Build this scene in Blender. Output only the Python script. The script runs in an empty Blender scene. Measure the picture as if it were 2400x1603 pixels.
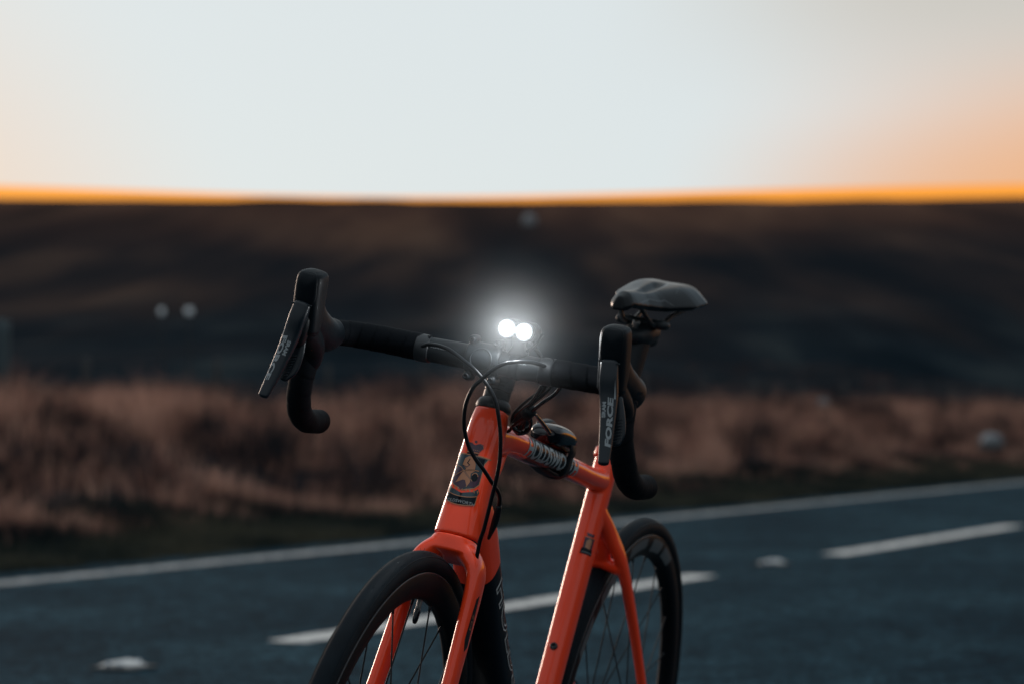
import bpy, bmesh, math, random
import numpy as np
from math import sin, cos, pi, radians
from mathutils import Vector, Matrix
from mathutils.bvhtree import BVHTree
random.seed(7); rng = np.random.default_rng(7)
scn = bpy.context.scene
COL = scn.collection

# ------------------------------------------------------------------ camera, sky, sun, exposure
cam_d = bpy.data.cameras.new('camera'); cam = bpy.data.objects.new('camera', cam_d); COL.objects.link(cam)
cam_d.sensor_width = 36; cam_d.lens = 91.38
cam_d.clip_start = .05; cam_d.clip_end = 6000
cam.location = (0, 0, .8335); cam.rotation_euler = (pi/2 + .0273, 0, 0)
cam_d.dof.use_dof = True; cam_d.dof.focus_distance = 3.24; cam_d.dof.aperture_fstop = 5.0; cam_d.dof.aperture_blades = 0
scn.camera = cam

SUN_AZ, SUN_EL = radians(-34), radians(6.5)       # azimuth from +Y towards +X
world = bpy.data.worlds.new('World'); scn.world = world; world.use_nodes = True
def build_world():
    nt = world.node_tree; nt.nodes.clear(); N = nt.nodes.new; L = nt.links.new
    out = N('ShaderNodeOutputWorld')
    tc = N('ShaderNodeTexCoord'); sep = N('ShaderNodeSeparateXYZ'); L(tc.outputs['Generated'], sep.inputs[0])
    def m(op, a, b=None, c=None, clamp=False):
        n = N('ShaderNodeMath'); n.operation = op; n.use_clamp = clamp
        for i, v in enumerate((a, b, c)):
            if v is None: continue
            if isinstance(v, (int, float)): n.inputs[i].default_value = v
            else: L(v, n.inputs[i])
        return n.outputs[0]
    X, Y, Z = sep.outputs
    az = m('MULTIPLY', m('ARCTAN2', X, Y), 180/pi)
    el = m('MULTIPLY', m('ARCSINE', Z), 180/pi)
    def mr(v, a, b, c=0, d=1, t='SMOOTHSTEP'):
        n = N('ShaderNodeMapRange'); n.interpolation_type = t; L(v, n.inputs[0])
        for i, q in zip((1, 2, 3, 4), (a, b, c, d)): n.inputs[i].default_value = q
        return n.outputs[0]
    def mix(f, a, b):
        n = N('ShaderNodeMix'); n.data_type = 'RGBA'; n.clamp_factor = True
        if isinstance(f, (int, float)): n.inputs[0].default_value = f
        else: L(f, n.inputs[0])
        for i, v in ((6, a), (7, b)):
            if isinstance(v, tuple): n.inputs[i].default_value = (*v, 1)
            else: L(v, n.inputs[i])
        return n.outputs[2]
    core = (.735, .80, .825)
    # whole dome: pale twilight, a little bluer overhead and opposite the sunset
    dome = mix(mr(el, 12, 45), core, (.40, .49, .55))
    # peach shoulders either side of the bleached centre, strongest towards the horizon
    offr = mr(m('SUBTRACT', az, m('MULTIPLY', el, .42)), .6, 10.5)
    offl = mr(m('SUBTRACT', m('MULTIPLY', az, -1), m('MULTIPLY', el, .55)), 2.6, 10.5)
    low = mr(el, 4.5, 13, 1, 0)
    dome = mix(m('MULTIPLY', offr, low), dome, (.84, .50, .32))
    dome = mix(m('MULTIPLY', m('MULTIPLY', offl, low), .7), dome, (.86, .64, .50))
    lr = m('MULTIPLY', mr(az, 3, 12), mr(el, 4.6, 6.9, 1, 0))
    dome = mix(m('MULTIPLY', lr, .65), dome, (.90, .46, .23))
    hi = m('MULTIPLY', mr(az, 1, 10), mr(el, 6.2, 9.4))
    dome = mix(hi, dome, (.625, .60, .555))
    # the far side of the sky, away from the sunset, has already gone blue
    dome = mix(mr(m('ABSOLUTE', az), 13, 40), dome, (.52, .57, .60))
    dome = mix(mr(az, 11.5, 17), dome, (.32, .40, .46))
    dome = mix(mr(m('ABSOLUTE', m('ADD', az, 12)), 40, 100), dome, (.40, .45, .49))
    dome = mix(mr(el, 32, 72), dome, (.80, .90, .96))
    # burning orange line that hugs the skyline, thinnest where the glow is brightest
    d = m('MULTIPLY', m('ADD', az, 2.5), 1/7.0)
    wid = m('MULTIPLY', m('SUBTRACT', 1, m('EXPONENT', m('MULTIPLY', m('MULTIPLY', d, d), -1))), .20)
    topb = m('ADD', wid, 4.765)
    f = m('MULTIPLY', m('SUBTRACT', topb, el), 22.0, clamp=True)
    dome = mix(m('MULTIPLY', f, mr(m('ABSOLUTE', az), 40, 90, 1, 0)), dome, (1.05, .37, .030))
    bg = N('ShaderNodeBackground'); L(dome, bg.inputs[0]); bg.inputs[1].default_value = .93
    sky = N('ShaderNodeTexSky'); sky.sky_type = 'NISHITA'; sky.sun_disc = False
    sky.sun_elevation = SUN_EL; sky.sun_rotation = SUN_AZ; sky.altitude = 300; sky.dust_density = 1.5
    bg2 = N('ShaderNodeBackground'); L(sky.outputs[0], bg2.inputs[0]); bg2.inputs[1].default_value = .008
    add = N('ShaderNodeAddShader'); L(bg.outputs[0], add.inputs[0]); L(bg2.outputs[0], add.inputs[1])
    L(add.outputs[0], out.inputs[0])
build_world()

sun_d = bpy.data.lights.new('sun', 'SUN'); sun = bpy.data.objects.new('sun', sun_d); COL.objects.link(sun)
sun_d.energy = 1.5; sun_d.angle = radians(16); sun_d.color = (1, .76, .62)
sd = Vector((sin(SUN_AZ)*cos(SUN_EL), cos(SUN_AZ)*cos(SUN_EL), sin(SUN_EL)))
sun.rotation_euler = (-sd).to_track_quat('-Z', 'Y').to_euler()

vs = scn.view_settings; vs.view_transform = 'Standard'; vs.look = 'None'; vs.exposure = 0; vs.gamma = 1; vs.use_curve_mapping = False
scn.render.engine = 'CYCLES'; scn.cycles.use_denoising = True; scn.cycles.max_bounces = 6
scn.cycles.sample_clamp_indirect = 4
scn.cycles.volume_bounces = 0

# ------------------------------------------------------------------ helpers
def link(o, parent=None):
    COL.objects.link(o)
    if parent is not None: o.parent = parent
    return o
def empty(name, M, label, cat):
    o = bpy.data.objects.new(name, None); COL.objects.link(o); o.matrix_world = M
    o.empty_display_size = .05
    o['label'] = label; o['category'] = cat
    return o
def mat(name, col, rough=.5, metal=0, spec=.5, coat=0, coat_r=.05, bump=None, var=None, sheen=0):
    m = bpy.data.materials.new(name); m.use_nodes = True; nt = m.node_tree; b = nt.nodes['Principled BSDF']
    b.inputs['Base Color'].default_value = (*col, 1); b.inputs['Roughness'].default_value = rough
    b.inputs['Metallic'].default_value = metal; b.inputs['Specular IOR Level'].default_value = spec
    b.inputs['Coat Weight'].default_value = coat; b.inputs['Coat Roughness'].default_value = coat_r
    b.inputs['Sheen Weight'].default_value = sheen
    tc = nt.nodes.new('ShaderNodeTexCoord')
    if bump:
        n = nt.nodes.new('ShaderNodeTexNoise'); n.inputs['Scale'].default_value = bump[0]; n.inputs['Detail'].default_value = 3
        nt.links.new(tc.outputs['Object'], n.inputs['Vector'])
        bp = nt.nodes.new('ShaderNodeBump'); bp.inputs['Strength'].default_value = bump[1]; bp.inputs['Distance'].default_value = bump[2]
        nt.links.new(n.outputs[0], bp.inputs['Height']); nt.links.new(bp.outputs[0], b.inputs['Normal'])
    if var:
        n = nt.nodes.new('ShaderNodeTexNoise'); n.inputs['Scale'].default_value = var[0]; n.inputs['Detail'].default_value = 5
        nt.links.new(tc.outputs['Object'], n.inputs['Vector'])
        mx = nt.nodes.new('ShaderNodeMix'); mx.data_type = 'RGBA'
        mx.inputs[6].default_value = (*col, 1); mx.inputs[7].default_value = (*var[1], 1)
        mr = nt.nodes.new('ShaderNodeMapRange'); mr.inputs[1].default_value = .4; mr.inputs[2].default_value = .7
        nt.links.new(n.outputs[0], mr.inputs[0]); nt.links.new(mr.outputs[0], mx.inputs[0])
        nt.links.new(mx.outputs[2], b.inputs['Base Color'])
    return m
def mesh_obj(name, verts, faces, m, parent=None, smooth=True, uv=None):
    me = bpy.data.meshes.new(name); me.from_pydata([tuple(v) for v in verts], [], faces); me.update()
    for q in (m if isinstance(m, (list, tuple)) else [m]): me.materials.append(q)
    if smooth: me.polygons.foreach_set('use_smooth', [True]*len(me.polygons))
    return link(bpy.data.objects.new(name, me), parent)

class MB:
    def __init__(s): s.v = []; s.f = []; s.mi = []
    def add(s, vs, fs, mi=0):
        o = len(s.v); s.v += [np.array(q, float) for q in vs]; s.f += [tuple(i+o for i in q) for q in fs]; s.mi += [mi]*len(fs)
    def build(s, name, m, parent=None, smooth=True, xf=None, sharp=None):
        V = np.array(s.v)
        if xf is not None: V = xf(V)
        ob = mesh_obj(name, V, s.f, m, parent, smooth)
        if any(s.mi): ob.data.polygons.foreach_set('material_index', s.mi)
        if sharp:
            ob.data.set_sharp_from_angle(angle=radians(sharp))
        return ob

def crom(P, n):
    P = np.array(P, float)
    if len(P) == 2: return np.array([P[0]+(P[1]-P[0])*t for t in np.linspace(0, 1, n+1)])
    Q = np.vstack([2*P[0]-P[1], P, 2*P[-1]-P[-2]]); out = []
    for i in range(1, len(Q)-2):
        a, b, c, d = Q[i-1], Q[i], Q[i+1], Q[i+2]
        for t in np.linspace(0, 1, n, endpoint=False):
            out.append(.5*((2*b)+(-a+c)*t+(2*a-5*b+4*c-d)*t*t+(-a+3*b-3*c+d)*t**3))
    out.append(Q[-2]); return np.array(out)
def nrm(v): v = np.array(v, float); return v/(np.linalg.norm(v)+1e-12)

def loft(mb, path, secs, ref, nseg=24, per=6, cap=True, mi=0, close=True):
    """path: control points, secs: (half width along ref, half height, exponent) per control point."""
    P = crom(path, per); S = crom([tuple(s) for s in secs], per)
    n = len(P); rings = []
    for i in range(n):
        t = nrm(P[min(i+1, n-1)]-P[max(i-1, 0)])
        r = np.array(ref, float) if not callable(ref) else ref(i/(n-1))
        r = nrm(r - t*(r@t)); h = np.cross(t, r)
        hw, hh, e = S[i]
        a = np.linspace(0, 2*pi, nseg, endpoint=False)
        ca, sa = np.cos(a), np.sin(a)
        x = np.sign(ca)*np.abs(ca)**(2/e)*hw; y = np.sign(sa)*np.abs(sa)**(2/e)*hh
        rings.append(P[i]+np.outer(x, r)+np.outer(y, h))
    if cap:   # rounded caps
        for end in (0, -1):
            c = P[end]; t = nrm(P[1]-P[0]) if end == 0 else nrm(P[-1]-P[-2]); sg = -1 if end == 0 else 1
            R0 = rings[end]; depth = min(S[end][0], S[end][1])*cap
            new = [c+(R0-c)*cos(q)+t*sg*depth*sin(q) for q in (pi/6, pi/3, pi*.46)]
            if end == 0: rings = new[::-1]+rings
            else: rings = rings+new
    V = np.vstack(rings); F = []
    m = len(rings)
    for i in range(m-1):
        for j in range(nseg):
            k = (j+1) % nseg
            F.append((i*nseg+j, i*nseg+k, (i+1)*nseg+k, (i+1)*nseg+j))
    if close:
        F.append(tuple(range(nseg))[::-1]); F.append(tuple((m-1)*nseg+j for j in range(nseg)))
    mb.add(V, F, mi)
def tube(mb, path, r, nseg=12, per=8, mi=0, cap=.8):
    P = np.array(path, float); rr = r if isinstance(r, (list, tuple)) else [r]*len(P)
    # parallel transport handled by choosing a reference far from the tangent on average
    PP = crom(P, per); RR = crom([(q, 0, 0) for q in rr], per)[:, 0]
    n = len(PP); T = [nrm(PP[min(i+1, n-1)]-PP[max(i-1, 0)]) for i in range(n)]
    u = nrm(np.cross(T[0], (0, 0, 1) if abs(T[0][2]) < .9 else (1, 0, 0))); rings = []
    a = np.linspace(0, 2*pi, nseg, endpoint=False)
    for i in range(n):
        u = nrm(u - T[i]*(u@T[i])); w = np.cross(T[i], u)
        rings.append((PP[i], u, w, RR[i], T[i]))
    R = [p+r_*(np.outer(np.cos(a), u_)+np.outer(np.sin(a), w_)) for p, u_, w_, r_, t_ in rings]
    if cap:
        p, u_, w_, r_, t_ = rings[0]
        pre = [p+(R[0]-p)*cos(q)-t_*r_*cap*sin(q) for q in (1.4, .8)]
        p, u_, w_, r_, t_ = rings[-1]
        post = [p+(R[-1]-p)*cos(q)+t_*r_*cap*sin(q) for q in (.8, 1.4)]
        R = pre+R+post
    V = np.vstack(R); F = []
    m = len(R)
    for i in range(m-1):
        for j in range(nseg):
            k = (j+1) % nseg; F.append((i*nseg+j, i*nseg+k, (i+1)*nseg+k, (i+1)*nseg+j))
    F.append(tuple(range(nseg))[::-1]); F.append(tuple((m-1)*nseg+j for j in range(nseg)))
    mb.add(V, F, mi)
def revolve(mb, prof, c, axis, nseg=48, mi=0, closed=False):
    """prof: list of (radius, offset along axis)"""
    axis = nrm(axis); u = nrm(np.cross(axis, (0, 0, 1) if abs(axis[2]) < .9 else (1, 0, 0))); w = np.cross(axis, u)
    V = []; m = len(prof)
    for k in range(nseg):
        a = 2*pi*k/nseg
        for r, z in prof: V.append(np.array(c)+r*(u*cos(a)+w*sin(a))+axis*z)
    F = []
    for k in range(nseg):
        k2 = (k+1) % nseg
        for j in range(m if closed else m-1):
            j2 = (j+1) % m
            F.append((k*m+j, k2*m+j, k2*m+j2, k*m+j2))
    if not closed:
        if prof[0][0] > 1e-5: F.append(tuple(k*m for k in range(nseg))[::-1])
        if prof[-1][0] > 1e-5: F.append(tuple(k*m+m-1 for k in range(nseg)))
    mb.add(V, F, mi)
def box(mb, c, s, ax=None, mi=0, bev=0):
    ax = np.eye(3) if ax is None else np.array(ax, float); c = np.array(c, float)
    hx, hy, hz = np.array(s)/2
    V = [c+ax[0]*x*hx+ax[1]*y*hy+ax[2]*z*hz for x in (-1, 1) for y in (-1, 1) for z in (-1, 1)]
    F = [(0, 1, 3, 2), (4, 6, 7, 5), (0, 4, 5, 1), (2, 3, 7, 6), (0, 2, 6, 4), (1, 5, 7, 3)]
    mb.add(V, F, mi)

def fuse(ob, voxel, smooth_it=6, fac=.5):
    """weld the overlapping shells of one moulded part into one skin"""
    r = ob.modifiers.new('r', 'REMESH'); r.mode = 'VOXEL'; r.voxel_size = voxel; r.use_smooth_shade = True
    s = ob.modifiers.new('s', 'SMOOTH'); s.iterations = smooth_it; s.factor = fac
    dg = bpy.context.evaluated_depsgraph_get()
    me = bpy.data.meshes.new_from_object(ob.evaluated_get(dg)); ob.modifiers.clear()
    old = ob.data; ms = [q for q in old.materials]; ob.data = me
    me.materials.clear()
    for q in ms: me.materials.append(q)
    me.polygons.foreach_set('use_smooth', [True]*len(me.polygons)); me.name = ob.name
    return ob
def bvh(ob):
    me = ob.data
    return BVHTree.FromPolygons([v.co.copy() for v in me.vertices], [tuple(p.vertices) for p in me.polygons])

class Decals:
    """flat print laid on a part: polygons in (u, v) wrapped round an axis, or on a plane, and dropped on its skin"""
    def __init__(s, tree, origin, axis, normal, radius=None, du=.0025, dv=.006, far=.12):
        s.tree = tree; s.o = np.array(origin, float); s.a = nrm(axis); s.n = nrm(np.array(normal)-s.a*(np.array(normal)@s.a))
        s.b = np.cross(s.a, s.n); s.r = radius; s.du = du; s.dv = dv; s.far = far; s.V = []; s.F = []; s.mi = []
    def place(s, u, v, off):
        if s.r:
            th = u/s.r; dr = s.n*cos(th)+s.b*sin(th); o = s.o+s.a*v
        else:
            dr = s.n; o = s.o+s.a*v+s.b*u
        hit = s.tree.ray_cast(Vector(o+dr*s.far), Vector(-dr), s.far*2)
        if hit[0] is None: return np.array([np.nan]*3)
        return np.array(hit[0])+np.array(dr)*off
    def bm(s, bmx, mi, off):
        for ax, st, k in ((0, s.du, Vector((1, 0, 0))), (1, s.dv, Vector((0, 1, 0)))):
            cs = [v.co[ax] for v in bmx.verts]
            if not cs: return
            lo, hi = min(cs), max(cs); q = math.floor(lo/st)*st
            while q < hi:
                co = Vector((0, 0, 0)); co[ax] = q
                bmesh.ops.bisect_plane(bmx, geom=bmx.verts[:]+bmx.edges[:]+bmx.faces[:], plane_co=co, plane_no=k)
                q += st
        bmx.verts.ensure_lookup_table(); o = len(s.V)
        for i, v in enumerate(bmx.verts): v.index = i; s.V.append(s.place(v.co.x, v.co.y, off))
        for f in bmx.faces: s.F.append(tuple(v.index+o for v in f.verts)); s.mi.append(mi)
        bmx.free()
    def poly(s, pts, mi=0, off=.0004):
        bmx = bmesh.new(); vs_ = [bmx.verts.new((p[0], p[1], 0)) for p in pts]; f = bmx.faces.new(vs_)
        bmesh.ops.triangulate(bmx, faces=[f]); s.bm(bmx, mi, off)
    def line(s, pts, w, mi=0, off=.0006):
        P = np.array(pts, float)
        for a, b in zip(P[:-1], P[1:]):
            t = nrm(b-a); n = np.array([-t[1], t[0]])*w/2; e = t*w*.3
            s.poly([a-e+n, a-e-n, b+e-n, b+e+n], mi, off)
    def text(s, txt, at, size, mi=0, off=.0006, sx=1, sy=1, shear=0, rot=0, outline=0, space=1, align='CENTER', bold=0):
        cu = bpy.data.curves.new('t', 'FONT'); cu.body = txt; cu.size = size; cu.align_x = align; cu.align_y = 'CENTER'
        cu.space_character = space; cu.resolution_u = 3
        if outline: cu.fill_mode = 'NONE'; cu.bevel_depth = outline; cu.bevel_resolution = 0
        else: cu.offset = bold
        ob = bpy.data.objects.new('t', cu); COL.objects.link(ob)
        dg = bpy.context.evaluated_depsgraph_get(); me = bpy.data.meshes.new_from_object(ob.evaluated_get(dg))
        bmx = bmesh.new(); bmx.from_mesh(me)
        for v in bmx.verts:
            x = v.co.x*sx+v.co.y*shear; y = v.co.y*sy
            v.co = (x*cos(rot)-y*sin(rot)+at[0], x*sin(rot)+y*cos(rot)+at[1], 0 if not outline else v.co.z*0)
        if outline: bmesh.ops.remove_doubles(bmx, verts=bmx.verts[:], dist=1e-6)
        bpy.data.objects.remove(ob); bpy.data.meshes.remove(me); bpy.data.curves.remove(cu)
        s.bm(bmx, mi, off)
    def build(s, name, mats, parent, xf=None):
        V = np.array(s.V); ok = ~np.isnan(V[:, 0])
        keep = [i for i, f in enumerate(s.F) if all(ok[j] for j in f)]
        ix = np.cumsum(ok)-1; F = [tuple(int(ix[j]) for j in s.F[i]) for i in keep]
        ob = mesh_obj(name, V[ok], F, mats, parent, smooth=True)
        ob.data.polygons.foreach_set('material_index', [s.mi[i] for i in keep])
        return ob

# ------------------------------------------------------------------ materials
M_orange = mat('orange_paint', (.90, .058, .013), .34, spec=.22, coat=.65, coat_r=.04)
def frame_paint():
    m = mat('frame_paint', (.90, .058, .013), .34, spec=.22, coat=.65, coat_r=.04); nt = m.node_tree; b = nt.nodes['Principled BSDF']
    # the lower down tube is painted black from a band just under the head tube
    tc = [n for n in nt.nodes if n.type == 'TEX_COORD'][0]
    dt = nt.nodes.new('ShaderNodeVectorMath'); dt.operation = 'DOT_PRODUCT'; nt.links.new(tc.outputs['Object'], dt.inputs[0])
    dt.inputs[1].default_value = tuple(nrm((.41, 0, .43)))
    # plane across the down tube
    lim = float(np.dot(nrm((.41, 0, .43)), (.347, 0, .643)))
    c1 = nt.nodes.new('ShaderNodeMath'); c1.operation = 'LESS_THAN'; nt.links.new(dt.outputs['Value'], c1.inputs[0]); c1.inputs[1].default_value = lim
    # and only below the line from the seat tube to the down tube, never on stays or seat tube
    dt2 = nt.nodes.new('ShaderNodeVectorMath'); dt2.operation = 'DOT_PRODUCT'; nt.links.new(tc.outputs['Object'], dt2.inputs[0])
    st = nrm((sin(radians(73.5)), 0, cos(radians(73.5)))); dt2.inputs[1].default_value = tuple(st)
    c2 = nt.nodes.new('ShaderNodeMath'); c2.operation = 'GREATER_THAN'; nt.links.new(dt2.outputs['Value'], c2.inputs[0])
    c2.inputs[1].default_value = float(np.dot(st, (0, 0, .27)))+.026
    sz = nt.nodes.new('ShaderNodeSeparateXYZ'); nt.links.new(tc.outputs['Object'], sz.inputs[0])
    c3 = nt.nodes.new('ShaderNodeMath'); c3.operation = 'LESS_THAN'; nt.links.new(sz.outputs[2], c3.inputs[0]); c3.inputs[1].default_value = .69
    m0 = nt.nodes.new('ShaderNodeMath'); m0.operation = 'MULTIPLY'; nt.links.new(c1.outputs[0], m0.inputs[0]); nt.links.new(c3.outputs[0], m0.inputs[1])
    mu = nt.nodes.new('ShaderNodeMath'); mu.operation = 'MULTIPLY'; nt.links.new(m0.outputs[0], mu.inputs[0]); nt.links.new(c2.outputs[0], mu.inputs[1])
    mx = nt.nodes.new('ShaderNodeMix'); mx.data_type = 'RGBA'; mx.inputs[6].default_value = (.90, .058, .013, 1); mx.inputs[7].default_value = (.004, .005, .008, 1)
    nt.links.new(mu.outputs[0], mx.inputs[0]); nt.links.new(mx.outputs[2], b.inputs['Base Color'])
    cw = nt.nodes.new('ShaderNodeMapRange'); nt.links.new(mu.outputs[0], cw.inputs[0]); cw.inputs[3].default_value = .65; cw.inputs[4].default_value = .12
    nt.links.new(cw.outputs[0], b.inputs['Coat Weight'])
    cs = nt.nodes.new('ShaderNodeMapRange'); nt.links.new(mu.outputs[0], cs.inputs[0]); cs.inputs[3].default_value = .22; cs.inputs[4].default_value = .12
    nt.links.new(cs.outputs[0], b.inputs['Specular IOR Level'])
    return m
M_frame = frame_paint()
M_tape = mat('bar_tape', (.003, .0045, .0065), .75, spec=.08, bump=(900, .25, .0004))
M_rubber = mat('hood_rubber', (.0025, .0052, .0080), .5, spec=.14, bump=(1400, .25, .0003))
M_lever = mat('lever_carbon', (.005, .010, .015), .38, spec=.30, coat=.08, coat_r=.2)
M_black = mat('satin_black', (.005, .0075, .010), .42, spec=.22)
M_alloy = mat('anodised_alloy', (.009, .013, .016), .5, metal=.0, spec=.28)
M_gloss = mat('glossy_black', (.003, .004, .006), .18, spec=.35, coat=.15)
M_hose = mat('brake_hose', (.003, .0045, .0065), .35, spec=.22)
M_tyre = mat('tyre_rubber', (.0022, .0050, .0080), .65, spec=.10, bump=(500, .3, .0004), var=(30, (.0045, .0095, .0140)))
M_rim = mat('carbon_rim', (.0025, .0035, .0055), .5, spec=.12)
M_rimdec = mat('rim_print', (.060, .075, .082), .45, spec=.3)
M_spoke = mat('spoke', (.004, .006, .008), .5, spec=.15)
M_steel = mat('valve_brass', (.20, .19, .18), .35, metal=.8)
M_sad = mat('saddle_cover', (.0022, .0038, .0055), .30, spec=.20, bump=(600, .15, .0003))
M_print = mat('pale_print', (.32, .36, .37), .5, spec=.15)
M_white = mat('silver_print', (.24, .26, .27), .5, spec=.2)
M_teal = mat('badge_teal', (.016, .035, .045), .35, spec=.4, coat=.4)
M_purple = mat('badge_purple', (.040, .012, .030), .35, spec=.4, coat=.4)
M_tan = mat('badge_tan', (.36, .15, .07), .35, spec=.4, coat=.4)
M_band = mat('band_navy', (.0035, .0065, .010), .4, spec=.15, coat=.1)
M_orange_detail = mat('orange_mark', (.75, .16, .04), .4)

# ------------------------------------------------------------------ bicycle frame of reference
# bike x = forward, y = rider's left, z = up; leans 10 degrees to its left
yaw, lean, steer = .3357, .1816, .0496
B = np.array([[0, 1, 0], [-1, 0, 0], [0, 0, 1]], float)
def rotm(ax, a):
    ax = nrm(ax); K = np.array([[0, -ax[2], ax[1]], [ax[2], 0, -ax[0]], [-ax[1], ax[0], 0]])
    return np.eye(3)+sin(a)*K+(1-cos(a))*K@K
BM3 = rotm((0, 0, 1), -yaw)@B@rotm((1, 0, 0), -lean)
BM = Matrix(BM3.tolist()).to_4x4(); BM.translation = (-.0416, 3.7461, 0)
HT, ST = radians(73), radians(73.5)
hd = np.array([cos(HT), 0, -sin(HT)]); hp = np.array([sin(HT), 0, cos(HT)])
TOP = np.array([.3897, 0, .8501]); FAX = np.array([.5927, 0, .34]); RAX = np.array([-.409, 0, .34]); BB = np.array([0, 0, .27])
CL = np.array([.4598, 0, .9158]); STC = np.array([.3747, 0, .8992])
sd_ = np.array([-cos(ST), 0, sin(ST)])
SR = rotm(-hd, steer)
def S(V):                                      # steered parts (points in bike coordinates)
    V = np.atleast_2d(V); return (V-TOP)@SR.T+TOP
BR = rotm((1, 0, 0), .0105)
def SF(V):                                     # handlebar coordinates (origin at the clamp) -> bike
    return S(np.atleast_2d(V)@BR.T+CL)
def SF1(p): return SF(np.array([p]))[0]
def DIR(v): return SR@BR@np.array(v, float)

# ================================================================== THE LAND
RH = .434                                       # road heading, from +Y towards +X
ru = np.array([sin(RH), cos(RH)]); rn = np.array([-cos(RH), sin(RH)])
def rp(u, n, z=0): q = ru*u+rn*n; return (q[0], q[1], z)
def sstep(x, a, b): t = np.clip((x-a)/(b-a), 0, 1); return t*t*(3-2*t)
def vnoise(x, y, seed=0):
    xi = np.floor(x).astype(int); yi = np.floor(y).astype(int); fx = x-xi; fy = y-yi
    fx = fx*fx*(3-2*fx); fy = fy*fy*(3-2*fy)
    def h(a, b):
        n = (a*374761393+b*668265263+seed*1442695041) & 0x7fffffff
        n = ((n ^ (n >> 13))*1274126177) & 0x7fffffff
        return (n ^ (n >> 16)) / 0x7fffffff
    return (h(xi, yi)*(1-fx)+h(xi+1, yi)*fx)*(1-fy)+(h(xi, yi+1)*(1-fx)+h(xi+1, yi+1)*fx)*fy
def land_z(x, y):
    u = x*ru[0]+y*ru[1]; n = x*rn[0]+y*rn[1]; R = np.hypot(x, y)
    bank = .72*sstep(n, 8.6, 14.5)+.22*(vnoise(u*.45, n*.45, 1)-.5)*sstep(n, 9, 11)+.10*(vnoise(u*1.3, n*1.3, 2)-.5)*sstep(n, 8.4, 10)
    e = radians(1)*(-.2+4.86*sstep(R, -60, 520)**.8)
    hill = .8335+R*np.tan(e)+1.6*(vnoise(x*.02, y*.02, 3)-.5)*sstep(R, 60, 200)+.5*(vnoise(x*.07, y*.07, 4)-.5)*sstep(R, 60, 160)
    hill = np.where(R > 520, .8335+520*np.tan(radians(4.66))+(R-520)*-.02+1.6*(vnoise(x*.02, y*.02, 3)-.5), hill)
    hill = hill+.28*np.clip((vnoise(x*.085, y*.03, 12)-.6)/.4, 0, 1)*sstep(R, 440, 500)
    w = sstep(n, 17, 60)*sstep(y, -40, 30)
    far = np.where(n > 0, bank, -.004)
    far = far-.35*sstep(n, 15.5, 24)
    z = far*(1-w)+hill*w
    z = np.where(n < 8.2, -.02, z)
    return z
def grid_mesh(name, us, ns, m, kind='structure'):
    U, Nn = np.meshgrid(us, ns); X = ru[0]*U+rn[0]*Nn; Y = ru[1]*U+rn[1]*Nn; Z = land_z(X, Y)
    V = np.stack([X.ravel(), Y.ravel(), Z.ravel()], 1); a, b = U.shape
    idx = np.arange(a*b).reshape(a, b)
    F = np.stack([idx[:-1, :-1].ravel(), idx[:-1, 1:].ravel(), idx[1:, 1:].ravel(), idx[1:, :-1].ravel()], 1)
    me = bpy.data.meshes.new(name); me.vertices.add(len(V)); me.vertices.foreach_set('co', V.ravel())
    me.loops.add(F.size); me.loops.foreach_set('vertex_index', F.ravel().astype(np.int32))
    me.polygons.add(len(F)); me.polygons.foreach_set('loop_start', np.arange(0, F.size, 4, dtype=np.int32))
    me.polygons.foreach_set('use_smooth', [True]*len(F)); me.update(calc_edges=True); me.validate()
    me.materials.append(m); o = bpy.data.objects.new(name, me); COL.objects.link(o); o['kind'] = kind
    return o
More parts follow.
